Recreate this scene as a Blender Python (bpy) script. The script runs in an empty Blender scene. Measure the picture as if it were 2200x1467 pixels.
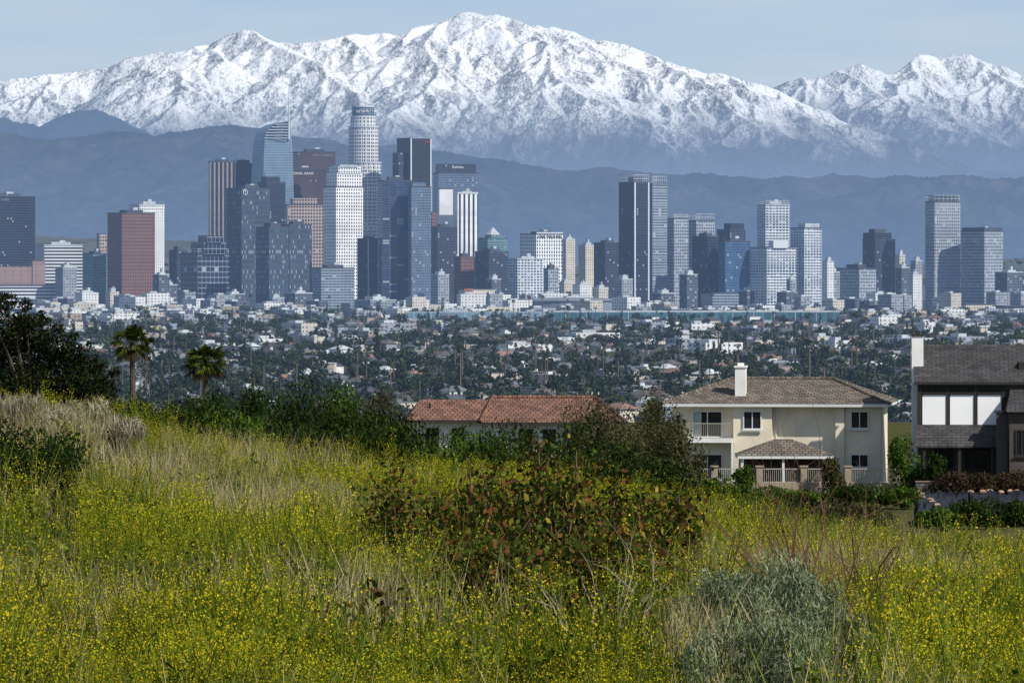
import bpy, math, random, numpy as np
from math import radians, sin, cos, pi
from mathutils import Vector
random.seed(7); rng = np.random.default_rng(11)
scene = bpy.context.scene; COL = scene.collection
F = 12573.0; HZ = 570.0; ZP = -65.0
def lin(c):
    c /= 255.0
    return c/12.92 if c <= .04045 else ((c+.055)/1.055)**2.4
def S(r, g, b): return (lin(r), lin(g), lin(b), 1.0)
def at(px, py, Y): return Vector(((px-1100)*Y/F, Y, (HZ-py)*Y/F))
HAZE = (0.175, 0.272, 0.46, 1)
# ------------------------------------------------------------------ node helpers
def nd(nt, typ, ins=None, **props):
    n = nt.nodes.new(typ)
    for k, v in props.items(): setattr(n, k, v)
    for k, v in (ins or {}).items():
        if hasattr(v, 'is_linked'): nt.links.new(v, n.inputs[k])
        else: n.inputs[k].default_value = v
    return n
def M_(nt, op, a, b=None, c=None, clamp=False):
    ins = {0: a}
    if b is not None: ins[1] = b
    if c is not None: ins[2] = c
    n = nd(nt, 'ShaderNodeMath', ins, operation=op); n.use_clamp = clamp
    return n.outputs[0]
def MIX(nt, fac, a, b, mode='MIX'):
    n = nt.nodes.new('ShaderNodeMix'); n.data_type = 'RGBA'; n.blend_type = mode
    for i, v in ((0, fac), (6, a), (7, b)):
        if hasattr(v, 'is_linked'): nt.links.new(v, n.inputs[i])
        else: n.inputs[i].default_value = v
    return n.outputs[2]
def RAMP(nt, fac, stops):
    n = nt.nodes.new('ShaderNodeValToRGB'); nt.links.new(fac, n.inputs[0])
    e = n.color_ramp.elements
    while len(e) < len(stops): e.new(.5)
    for i, (p, c) in enumerate(stops): e[i].position = p; e[i].color = c
    return n.outputs[0]
def MR(nt, v, a, b, c, d):
    return nd(nt, 'ShaderNodeMapRange', {0: v, 1: a, 2: b, 3: c, 4: d}).outputs[0]
def GREY(nt, f): return nd(nt, 'ShaderNodeCombineColor', {0: f, 1: f, 2: f}).outputs[0]
def noise(nt, vec, scale, detail=3, rough=.55, out=0):
    return nd(nt, 'ShaderNodeTexNoise', {'Vector': vec, 'Scale': scale, 'Detail': detail, 'Roughness': rough}).outputs[out]
def newmat(name):
    m = bpy.data.materials.new(name); m.use_nodes = True
    m.node_tree.nodes.clear(); m.cycles.emission_sampling = 'NONE'
    return m, m.node_tree
def posn(nt): return nd(nt, 'ShaderNodeNewGeometry').outputs['Position']
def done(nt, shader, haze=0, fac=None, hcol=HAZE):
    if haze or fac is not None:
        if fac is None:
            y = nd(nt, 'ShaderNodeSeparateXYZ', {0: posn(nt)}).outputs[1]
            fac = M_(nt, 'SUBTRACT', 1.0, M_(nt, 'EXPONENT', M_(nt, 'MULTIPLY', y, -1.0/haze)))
        em = nd(nt, 'ShaderNodeEmission', {0: hcol, 1: 1.0}).outputs[0]  # aerial haze painted into the surface as glow, no volume in the air
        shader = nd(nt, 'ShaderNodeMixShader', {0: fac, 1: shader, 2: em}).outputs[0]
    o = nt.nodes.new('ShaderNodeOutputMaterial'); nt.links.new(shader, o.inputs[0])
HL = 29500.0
def plain(name, col, rough=.8, haze=0, var=.25, scale=.3, metal=0, bump=0, spec=.5):
    m, nt = newmat(name)
    n = noise(nt, posn(nt), scale, 5)
    c = MIX(nt, 1.0, col, GREY(nt, MR(nt, n, .3, .7, 1-var, 1+var)), 'MULTIPLY')
    ins = {'Base Color': c, 'Roughness': rough, 'Metallic': metal, 'Specular IOR Level': spec}
    if bump: ins['Normal'] = nd(nt, 'ShaderNodeBump', {'Strength': bump, 'Height': n}).outputs[0]
    p = nd(nt, 'ShaderNodeBsdfPrincipled', ins)
    done(nt, p.outputs[0], haze); return m
def leafmat(name, cols, trans=.25, haze=0, nscale=.5, nvar=.35):
    m, nt = newmat(name)
    r = nd(nt, 'ShaderNodeNewGeometry').outputs['Random Per Island']
    c = RAMP(nt, r, [(i/max(1, len(cols)-1), k) for i, k in enumerate(cols)])
    c = MIX(nt, 1.0, c, GREY(nt, MR(nt, noise(nt, posn(nt), nscale, 3), .3, .7, 1-nvar, 1+nvar)), 'MULTIPLY')
    d = nd(nt, 'ShaderNodeBsdfDiffuse', {0: c}).outputs[0]
    if trans:
        t = nd(nt, 'ShaderNodeBsdfTranslucent', {0: c}).outputs[0]
        d = nd(nt, 'ShaderNodeMixShader', {0: trans, 1: d, 2: t}).outputs[0]
    done(nt, d, haze); return m
def facade(name, wall, glass, bay=3, fl=3.9, wu=.7, wv=.6, var=.45, bright=.08, rough=.22, haze=HL, wallvar=.12, painted_refl=.42):
    m, nt = newmat(name)
    uv = nd(nt, 'ShaderNodeSeparateXYZ', {0: nd(nt, 'ShaderNodeUVMap').outputs[0]})
    a = M_(nt, 'DIVIDE', uv.outputs[0], bay); b = M_(nt, 'DIVIDE', uv.outputs[1], fl)
    def msk(x, w):
        if w >= 1: return 1.0
        return M_(nt, 'LESS_THAN', M_(nt, 'ABSOLUTE', M_(nt, 'SUBTRACT', M_(nt, 'FRACT', x), .5)), w/2)
    mask = M_(nt, 'MULTIPLY', msk(a, wu), msk(b, wv))
    cell = nd(nt, 'ShaderNodeCombineXYZ', {0: M_(nt, 'FLOOR', a), 1: M_(nt, 'FLOOR', b)}).outputs[0]
    r = nd(nt, 'ShaderNodeTexWhiteNoise', {0: cell}, noise_dimensions='3D').outputs[0]
    # reflections painted into the glass colour: broad noise, plus random tone per pane
    broad = MR(nt, noise(nt, nd(nt, 'ShaderNodeMapping', {'Vector': posn(nt), 'Scale': (1, 1, .35)}).outputs[0], .035, 4, .6), .32, .68, 1-painted_refl, 1+painted_refl*1.3)
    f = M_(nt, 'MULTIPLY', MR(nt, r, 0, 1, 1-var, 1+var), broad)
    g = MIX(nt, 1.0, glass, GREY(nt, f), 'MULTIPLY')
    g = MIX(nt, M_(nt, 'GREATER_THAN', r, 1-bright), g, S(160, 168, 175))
    fr = nd(nt, 'ShaderNodeTexWhiteNoise', {0: nd(nt, 'ShaderNodeCombineXYZ', {0: M_(nt, 'FLOOR', b), 1: 3.0}).outputs[0]}, noise_dimensions='3D').outputs[0]
    big = M_(nt, 'MULTIPLY', MR(nt, noise(nt, posn(nt), .03, 4), .3, .7, 1-wallvar, 1+wallvar), MR(nt, fr, 0, 1, .9, 1.08))
    c = MIX(nt, mask, MIX(nt, 1.0, wall, GREY(nt, big), 'MULTIPLY'), g)
    ro = MR(nt, mask, 0, 1, .8, rough)
    p = nd(nt, 'ShaderNodeBsdfPrincipled', {'Base Color': c, 'Roughness': ro})
    done(nt, p.outputs[0], haze); return m
def tilemat(name, c1, c2, mort, w=.35, h=.28, haze=0):
    m, nt = newmat(name)
    uv = nd(nt, 'ShaderNodeUVMap').outputs[0]
    b = nd(nt, 'ShaderNodeTexBrick', {'Vector': uv, 'Color1': c1, 'Color2': c2, 'Mortar': mort, 'Scale': 1.0, 'Mortar Size': .035,
        'Mortar Smooth': .3, 'Brick Width': w, 'Row Height': h})
    f = MR(nt, noise(nt, posn(nt), 1.2, 5), .3, .7, .62, 1.38)
    c = MIX(nt, 1.0, b.outputs[0], GREY(nt, f), 'MULTIPLY')
    bp = nd(nt, 'ShaderNodeBump', {'Strength': .6, 'Distance': .05, 'Height': b.outputs[1]}); bp.invert = True
    p = nd(nt, 'ShaderNodeBsdfPrincipled', {'Base Color': c, 'Roughness': .85, 'Normal': bp.outputs[0]})
    done(nt, p.outputs[0], haze); return m
# ------------------------------------------------------------------ object helpers
def tag(o, label=None, cat=None, group=None, kind=None):
    if label: o['label'] = label
    if cat: o['category'] = cat
    if group: o['group'] = group
    if kind: o['kind'] = kind
    return o
def empty(name, loc, label, cat, group=None, rz=0):
    o = bpy.data.objects.new(name, None); COL.objects.link(o); o.location = loc; o.rotation_euler = (0, 0, rz)
    o.empty_display_size = .1
    return tag(o, label, cat, group)
def link(name, me, parent=None):
    o = bpy.data.objects.new(name, me); COL.objects.link(o)
    if parent is not None: o.parent = parent
    return o
class MB:
    def __init__(s): s.v = []; s.f = []; s.m = []; s.uv = []
    def face(s, pts, m=0, uv=None):
        i = len(s.v); s.v += [tuple(p) for p in pts]; s.f.append(tuple(range(i, i+len(pts)))); s.m.append(m)
        s.uv += (uv if uv else [(p[0], p[1]) for p in pts])
    def prism(s, poly, z0, z1, ms=0, mt=0, top=None, zuv=None, bottom=False):
        top = top or poly; n = len(poly); zu = z0 if zuv is None else zuv
        for i in range(n):
            a, b = poly[i], poly[(i+1) % n]; c, d = top[(i+1) % n], top[i]
            L = math.hypot(b[0]-a[0], b[1]-a[1])
            s.face([(a[0], a[1], z0), (b[0], b[1], z0), (c[0], c[1], z1), (d[0], d[1], z1)], ms, [(0, z0-zu), (L, z0-zu), (L, z1-zu), (0, z1-zu)])
        s.face([(p[0], p[1], z1) for p in top], mt)
        if bottom: s.face([(p[0], p[1], z0) for p in reversed(poly)], mt)
    def box(s, x0, x1, y0, y1, z0, z1, m=0):
        s.prism([(x0, y0), (x1, y0), (x1, y1), (x0, y1)], z0, z1, m, m, bottom=True)
    def slope(s, pts, m=0):      # roof face, first two points = eave
        a, b = Vector(pts[0]), Vector(pts[1]); u = (b-a).normalized()
        nrm = u.cross(Vector(pts[2])-a).normalized(); v = nrm.cross(u)
        s.face(pts, m, [((Vector(p)-a).dot(u), (Vector(p)-a).dot(v)) for p in pts])
    def hip(s, x0, x1, y0, y1, ze, zr, rx0, rx1, m=0):
        ym = (y0+y1)/2
        A, B, C_, D = (x0, y0, ze), (x1, y0, ze), (x1, y1, ze), (x0, y1, ze); P, Q = (rx0, ym, zr), (rx1, ym, zr)
        s.slope([A, B, Q, P], m); s.slope([B, C_, Q], m); s.slope([C_, D, P, Q], m); s.slope([D, A, P], m); s.face([D, C_, B, A], m)
    def gable(s, x0, x1, y0, y1, ze, zr, m=0, mg=None, th=.15):
        ym = (y0+y1)/2
        A, B, C_, D = (x0, y0, ze), (x1, y0, ze), (x1, y1, ze), (x0, y1, ze); P, Q = (x0, ym, zr), (x1, ym, zr)
        s.slope([A, B, Q, P], m); s.slope([C_, D, P, Q], m); s.face([D, A, P], m if mg is None else mg); s.face([B, C_, Q], m if mg is None else mg)
        s.face([D, C_, B, A], m)
    def tube(s, pts, rr, n=5, m=0):
        rings = []
        for i, p in enumerate(pts):
            p = Vector(p); d = (Vector(pts[min(i+1, len(pts)-1)])-Vector(pts[max(i-1, 0)])).normalized()
            e = d.orthogonal().normalized(); g = d.cross(e)
            rings.append([p+(e*cos(2*pi*k/n)+g*sin(2*pi*k/n))*rr[i] for k in range(n)])
        for i in range(len(pts)-1):
            for k in range(n): s.face([rings[i][k], rings[i][(k+1) % n], rings[i+1][(k+1) % n], rings[i+1][k]], m)
        s.face(rings[-1], m)
    def mesh(s, name, mats, org=(0, 0, 0)):
        me = bpy.data.meshes.new(name)
        me.from_pydata([(v[0]-org[0], v[1]-org[1], v[2]-org[2]) for v in s.v], [], s.f)
        for k in mats: me.materials.append(k)
        me.polygons.foreach_set('material_index', s.m)
        u = me.uv_layers.new(name='UVMap'); u.data.foreach_set('uv', np.array(s.uv, dtype=np.float32).ravel())
        me.update(); return me
    def build(s, name, mats, parent=None, org=(0, 0, 0)):
        if not isinstance(mats, (list, tuple)): mats = [mats]
        return link(name, s.mesh(name, mats, org), parent)
def mesh_np(name, V, Q, mats, mi=None, smooth=False):
    me = bpy.data.meshes.new(name); V = np.asarray(V, np.float32); Q = np.asarray(Q, np.int32)
    n, k = Q.shape
    me.vertices.add(len(V)); me.vertices.foreach_set('co', V.ravel())
    me.loops.add(n*k); me.loops.foreach_set('vertex_index', Q.ravel())
    me.polygons.add(n); me.polygons.foreach_set('loop_start', np.arange(0, n*k, k, dtype=np.int32))
    for m in (mats if isinstance(mats, (list, tuple)) else [mats]): me.materials.append(m)
    if mi is not None: me.polygons.foreach_set('material_index', np.asarray(mi, np.int32))
    me.polygons.foreach_set('use_smooth', np.full(n, smooth, dtype=bool))
    me.update(calc_edges=True); return me
def quads(V): return np.arange(len(V), dtype=np.int32).reshape(-1, 4)
def unit(a): return a/np.maximum(1e-9, np.linalg.norm(a, axis=-1, keepdims=True))
def leafcloud(rg, lumps, n, ls, asp=.5, jit=.6, shell=(.55, 1.0), up=0.0):
    C = np.array([l[0] for l in lumps], float); R = np.array([l[1] for l in lumps], float)
    w = R[:, 0]*R[:, 2]; i = rg.choice(len(lumps), n, p=w/w.sum())
    d = unit(rg.normal(size=(n, 3)))
    p = C[i]+d*R[i]*(shell[0]+(shell[1]-shell[0])*np.sqrt(rg.random((n, 1))))
    nr = unit(d+jit*rg.normal(size=(n, 3))); t = rg.normal(size=(n, 3)); t[:, 2] += up
    t = unit(t-nr*np.sum(t*nr, 1, keepdims=True)); s = np.cross(nr, t)
    l = ls*(.6+.8*rg.random((n, 1)))
    return np.stack([p-t*l/2, p+s*l*asp/2, p+t*l/2, p-s*l*asp/2], 1).reshape(-1, 3)
def vnoise(x, y, seed):
    T = np.random.default_rng(seed).random((256, 256)); xi = np.floor(x).astype(int); yi = np.floor(y).astype(int)
    fx = x-xi; fy = y-yi; fx = fx*fx*(3-2*fx); fy = fy*fy*(3-2*fy)
    a = T[xi % 256, yi % 256]; b = T[(xi+1) % 256, yi % 256]; c = T[xi % 256, (yi+1) % 256]; d = T[(xi+1) % 256, (yi+1) % 256]
    return (a*(1-fx)+b*fx)*(1-fy)+(c*(1-fx)+d*fx)*fy
def fbm(x, y, seed, o=4):
    r = 0; a = .5
    for k in range(o): r = r+a*vnoise(x*2**k, y*2**k, seed+k); a *= .5
    return r
# ------------------------------------------------------------------ camera, sun, sky
cam = bpy.data.cameras.new('camera'); co = bpy.data.objects.new('camera', cam); COL.objects.link(co); scene.camera = co
co.rotation_euler = (pi/2, 0, 0); cam.lens = F*36/2200; cam.sensor_width = 36; cam.sensor_fit = 'HORIZONTAL'
cam.shift_y = -(733.5-HZ)/2200; cam.clip_start = 1; cam.clip_end = 150000
EL, AZ = radians(42), radians(52)
sd = Vector((sin(AZ)*cos(EL), -cos(AZ)*cos(EL), sin(EL)))
sl = bpy.data.lights.new('sun', 'SUN'); sl.energy = 5.0; sl.angle = radians(.5); sl.color = (1, .95, .86)
so = bpy.data.objects.new('sun', sl); COL.objects.link(so); so.rotation_euler = (-sd).to_track_quat('-Z', 'Y').to_euler()
w = bpy.data.worlds.new('World'); scene.world = w; w.use_nodes = True; nt = w.node_tree; nt.nodes.clear()
sky = nt.nodes.new('ShaderNodeTexSky'); sky.sky_type = 'NISHITA'; sky.sun_disc = False; sky.sun_elevation = EL
sky.sun_rotation = math.atan2(sd.x, sd.y); sky.altitude = 200; sky.air_density = 1.0; sky.dust_density = .6; sky.ozone_density = 2.0
tc = nd(nt, 'ShaderNodeTexCoord').outputs['Generated']
sz = nd(nt, 'ShaderNodeSeparateXYZ', {0: tc}).outputs[2]
hz_c = MIX(nt, MR(nt, sz, .015, .065, 0, 1), (6.1, 7.4, 8.8, 1), (4.2, 6.1, 8.7, 1))
c = MIX(nt, MR(nt, sz, .05, .55, .92, 0), sky.outputs[0], hz_c)
mp = nd(nt, 'ShaderNodeMapping', {'Vector': tc, 'Scale': (16, 8, 120), 'Rotation': (0, .10, 0)}).outputs[0]
cl = MR(nt, noise(nt, mp, 1.0, 6, .6), .42, .72, 0, .45)
c = MIX(nt, cl, c, (7.0, 7.9, 8.8, 1))
bg = nd(nt, 'ShaderNodeBackground', {0: c, 1: .087}); ow = nt.nodes.new('ShaderNodeOutputWorld'); nt.links.new(bg.outputs[0], ow.inputs[0])
scene.view_settings.view_transform = 'Standard'; scene.view_settings.look = 'None'; scene.view_settings.exposure = 0
# ------------------------------------------------------------------ mountains
def hillmat(name, rock, f0, f1, z0, z1, snow=None, rock2=None, hcol=HAZE):
    m, nt = newmat(name); p = posn(nt); z = nd(nt, 'ShaderNodeSeparateXYZ', {0: p}).outputs[2]
    c = MIX(nt, MR(nt, noise(nt, p, 1/350, 6, .65), .38, .62, 0, 1), rock, rock2 or rock)
    c = MIX(nt, MR(nt, noise(nt, p, 1/60, 4, .65), .42, .62, 0, .7), c, (rock[0]*.4, rock[1]*.4, rock[2]*.4, 1))
    if snow:
        nx_ = nd(nt, 'ShaderNodeSeparateXYZ', {0: nd(nt, 'ShaderNodeNewGeometry').outputs['Normal']}).outputs[0]
        st = nd(nt, 'ShaderNodeMapping', {'Vector': p, 'Scale': (1, .35, .5)}).outputs[0]
        zz = M_(nt, 'ADD', z, M_(nt, 'MULTIPLY', M_(nt, 'SUBTRACT', noise(nt, st, 1/260, 6, .7), .5), 1100))
        base = MR(nt, zz, snow[0], snow[1], 0, 1)
        hi = MR(nt, z, snow[0], snow[2], .49, .60)
        patch = M_(nt, 'MULTIPLY', M_(nt, 'SUBTRACT', noise(nt, st, 1/230, 5, .65), .5), .45)
        speck = noise(nt, st, 1/19, 5, .82)
        th = M_(nt, 'ADD', M_(nt, 'ADD', hi, patch), M_(nt, 'MULTIPLY', nx_, .11))
        sm = MR(nt, M_(nt, 'SUBTRACT', th, speck), -.09, .10, .08, 1)
        c = MIX(nt, M_(nt, 'MULTIPLY', base, sm), c, (.88, .89, .90, 1))
    fac = MR(nt, z, z0, z1, f0, f1)  # painted haze, its share of the surface set by height
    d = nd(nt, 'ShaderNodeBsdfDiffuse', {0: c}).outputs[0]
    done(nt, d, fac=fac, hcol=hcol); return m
def mountain(name, crest, Yc, depth, zb, mat, seed, px0=-160, px1=2360, nx=760, ny=230, k=.62, spur_px=75, drop=.3, step=260, wig=500, amp=40, back=900, cap=1100, br=(.75, .6)):
    rg = np.random.default_rng(seed)
    cx = np.array([p[0] for p in crest], float); cy = np.array([p[1] for p in crest], float)
    segs = []; pts = []
    for q in np.arange(px0, px1, 18):
        Y = Yc+(vnoise(np.array([q/170.0+50]), np.array([seed+.3]), seed)[0]-.5)*wig*2
        py = np.interp(q, cx, cy)+rg.normal()*1.2
        pts.append(((q-1100)*Y/F, Y, (HZ-py)*Y/F))
    for a, b in zip(pts[:-1], pts[1:]): segs.append((*a, *b))
    def spur(x, y, z, ang, n, dr, lev):
        st = step*(1, .62, .42)[lev]
        for i in range(n):
            ang += rg.normal()*.22
            if lev == 0: ang = ang*.93+(-pi/2)*.07
            x2 = x+cos(ang)*st; y2 = y+sin(ang)*st; z2 = z-dr*st*(.45+1.1*rg.random())
            if z2 < zb-100: break
            segs.append((x, y, z, x2, y2, z2)); x, y, z = x2, y2, z2
            if lev < 2:
                for sg in (-1, 1):
                    if rg.random() < br[lev]:
                        spur(x, y, z, ang+sg*(.55+.55*rg.random()), int((3, 2)[lev]+rg.integers(0, (5, 3)[lev])), dr*(1.25+.3*rg.random()), lev+1)
    q = px0
    while q < px1:
        i = int((q-px0)/18); a = pts[min(i, len(pts)-1)]
        spur(a[0], a[1], a[2], -pi/2+rg.normal()*.55, 24, drop*(.8+.5*rg.random()), 0); q += spur_px*(.4+1.2*rg.random())
    xs = np.linspace((px0-1100)*Yc/F, (px1-1100)*Yc/F, nx); ys = np.linspace(Yc-depth, Yc+back, ny)
    Z = np.full((ny, nx), zb-300.0)
    for (x0, y0, z0, x1, y1, z1) in segs:
        R = min(cap, max(50, (max(z0, z1)-zb)/k+80))
        i0, i1 = np.searchsorted(xs, [min(x0, x1)-R, max(x0, x1)+R]); j0, j1 = np.searchsorted(ys, [min(y0, y1)-R, max(y0, y1)+R])
        if i0 >= i1 or j0 >= j1: continue
        X, Yy = np.meshgrid(xs[i0:i1], ys[j0:j1]); dx, dy = x1-x0, y1-y0
        t = np.clip(((X-x0)*dx+(Yy-y0)*dy)/(dx*dx+dy*dy), 0, 1)
        d = np.hypot(X-x0-t*dx, Yy-y0-t*dy)
        Z[j0:j1, i0:i1] = np.maximum(Z[j0:j1, i0:i1], z0+t*(z1-z0)-k*d)
    X, Yy = np.meshgrid(xs, ys)
    Z += (fbm(X/200, Yy/200, seed+5, 5)-.5)*amp*2*np.clip((Yc+back-Yy)/back, 0, 1)
    Z = np.maximum(Z, zb-200)
    idx = np.arange(nx*ny).reshape(ny, nx)
    Q = np.stack([idx[:-1, :-1], idx[:-1, 1:], idx[1:, 1:], idx[1:, :-1]], -1).reshape(-1, 4)
    o = link(name, mesh_np(name, np.stack([X, Yy, Z], -1).reshape(-1, 3), Q, mat, smooth=True))
    return tag(o, kind='structure')
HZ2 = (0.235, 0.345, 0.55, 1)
snowc = [(-300, 200), (-100, 178), (0, 168), (60, 165), (110, 160), (200, 150), (240, 143), (270, 126), (300, 118), (350, 110), (400, 108), (450, 95), (500, 73), (525, 67), (550, 70), (580, 82), (612, 96), (640, 95), (700, 85), (745, 78), (790, 73), (840, 73), (862, 82), (900, 63), (940, 50), (970, 35), (1000, 26), (1020, 25), (1060, 31), (1100, 38), (1130, 56), (1180, 60), (1220, 66), (1260, 84), (1290, 84), (1340, 92), (1390, 113), (1450, 137), (1500, 150), (1560, 164), (1600, 170), (1650, 187), (1690, 202), (1740, 225), (1800, 252), (1860, 278), (1930, 308), (2000, 330), (2100, 360), (2500, 400)]
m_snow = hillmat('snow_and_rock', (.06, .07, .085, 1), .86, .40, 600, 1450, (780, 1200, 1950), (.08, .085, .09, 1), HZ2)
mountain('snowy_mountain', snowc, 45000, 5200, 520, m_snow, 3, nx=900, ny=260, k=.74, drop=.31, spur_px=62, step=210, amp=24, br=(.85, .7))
farc = [(1400, 260), (1560, 225), (1640, 195), (1680, 180), (1720, 166), (1760, 168), (1800, 150), (1850, 137), (1880, 146), (1915, 166), (1940, 147), (1975, 121), (1990, 117), (2010, 126), (2050, 115), (2085, 116), (2110, 131), (2150, 142), (2200, 166), (2300, 190), (2600, 260)]
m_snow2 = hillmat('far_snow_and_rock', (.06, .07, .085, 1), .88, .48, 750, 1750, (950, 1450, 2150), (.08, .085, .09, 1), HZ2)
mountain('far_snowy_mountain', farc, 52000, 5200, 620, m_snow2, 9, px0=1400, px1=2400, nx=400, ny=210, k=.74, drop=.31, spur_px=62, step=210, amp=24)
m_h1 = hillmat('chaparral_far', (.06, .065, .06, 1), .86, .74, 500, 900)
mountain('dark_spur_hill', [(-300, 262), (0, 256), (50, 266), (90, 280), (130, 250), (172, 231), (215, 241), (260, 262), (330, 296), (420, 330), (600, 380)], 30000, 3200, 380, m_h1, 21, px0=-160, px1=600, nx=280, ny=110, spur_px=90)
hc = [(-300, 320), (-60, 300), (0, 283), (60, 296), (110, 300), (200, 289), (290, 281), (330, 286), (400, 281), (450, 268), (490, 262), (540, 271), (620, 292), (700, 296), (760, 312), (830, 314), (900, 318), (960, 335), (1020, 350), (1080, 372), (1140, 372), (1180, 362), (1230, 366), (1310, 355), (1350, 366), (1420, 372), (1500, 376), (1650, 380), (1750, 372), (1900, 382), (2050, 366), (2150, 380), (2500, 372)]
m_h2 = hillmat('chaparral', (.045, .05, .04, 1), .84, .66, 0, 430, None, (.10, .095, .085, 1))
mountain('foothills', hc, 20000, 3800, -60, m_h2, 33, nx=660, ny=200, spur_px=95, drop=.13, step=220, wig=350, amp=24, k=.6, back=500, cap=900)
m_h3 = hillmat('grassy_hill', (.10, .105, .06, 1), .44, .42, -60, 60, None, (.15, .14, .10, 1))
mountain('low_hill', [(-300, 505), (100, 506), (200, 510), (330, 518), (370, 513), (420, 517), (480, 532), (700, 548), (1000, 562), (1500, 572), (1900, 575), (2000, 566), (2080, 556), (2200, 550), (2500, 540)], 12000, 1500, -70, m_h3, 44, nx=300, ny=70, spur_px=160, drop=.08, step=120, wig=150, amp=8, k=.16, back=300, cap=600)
# ------------------------------------------------------------------ ground
def hill(x, y):
    x = np.asarray(x, float); y = np.asarray(y, float)
    zc = -5.80-0.150*np.clip(x, -22, 26)
    t = np.clip((y-55)/75, -.8, 1)
    near = -4.25+t*(zc+4.25)
    R = np.interp(y, [130, 200, 260, 310, 350, 380, 560, 700, 1200, 1600, 3000], [-7.0, -10, -12.8, -14.8, -15.5, -15.0, -15, -24, -50, -69, -85])
    L = np.interp(y, [130, 160, 200, 260, 380, 395, 560, 700, 1200, 1600, 3000], [-4.8, -5.7, -7, -10, -15, -15, -15, -24, -50, -69, -85])
    s = np.clip((6-x)/16, 0, 1); far = R*(1-s)+L*s
    b = np.clip((y-130)/40, 0, 1); b = b*b*(3-2*b)
    lump = (fbm(x/4+90, y/7+20, 71, 3)-.45)*.8*np.clip((200-y)/60, 0, 1)
    return near*(1-b)+far*b+lump
ys = np.concatenate([np.linspace(-60, 30, 10), np.linspace(36, 200, 120), np.linspace(206, 600, 70), np.linspace(650, 1700, 30)])
us = np.linspace(-1, 1, 121)
Yg = np.repeat(ys[:, None], 121, 1); Xg = us[None, :]*(np.abs(Yg)*.16+26); Zg = hill(Xg, Yg)
idx = np.arange(len(ys)*121).reshape(len(ys), 121); Qg = np.stack([idx[:-1, :-1], idx[:-1, 1:], idx[1:, 1:], idx[1:, :-1]], -1).reshape(-1, 4)
m, nt = newmat('hillside_soil'); p = posn(nt)
c = MIX(nt, MR(nt, noise(nt, p, .5, 5), .35, .65, 0, 1), (.045, .06, .02, 1), (.10, .085, .045, 1))
done(nt, nd(nt, 'ShaderNodeBsdfDiffuse', {0: c}).outputs[0])
tag(link('hillside', mesh_np('hillside', np.stack([Xg, Yg, Zg], -1).reshape(-1, 3), Qg, m, smooth=True)), kind='structure')
m, nt = newmat('city_ground'); p = posn(nt)
c = MIX(nt, MR(nt, noise(nt, p, .02, 5), .4, .6, 0, 1), (.035, .045, .027, 1), (.09, .088, .082, 1))
done(nt, nd(nt, 'ShaderNodeBsdfDiffuse', {0: c}).outputs[0], HL)
ys = np.array([1500, 4000, 9000, 20000, 90000.]); Vg = [(x*(y*.35+300), y, ZP) for y in ys for x in (-1, 0, 1)]
Qg = [(3*i+j, 3*i+j+1, 3*i+j+4, 3*i+j+3) for i in range(4) for j in range(2)]
tag(link('ground', mesh_np('ground', Vg, Qg, m)), kind='structure')
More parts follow.
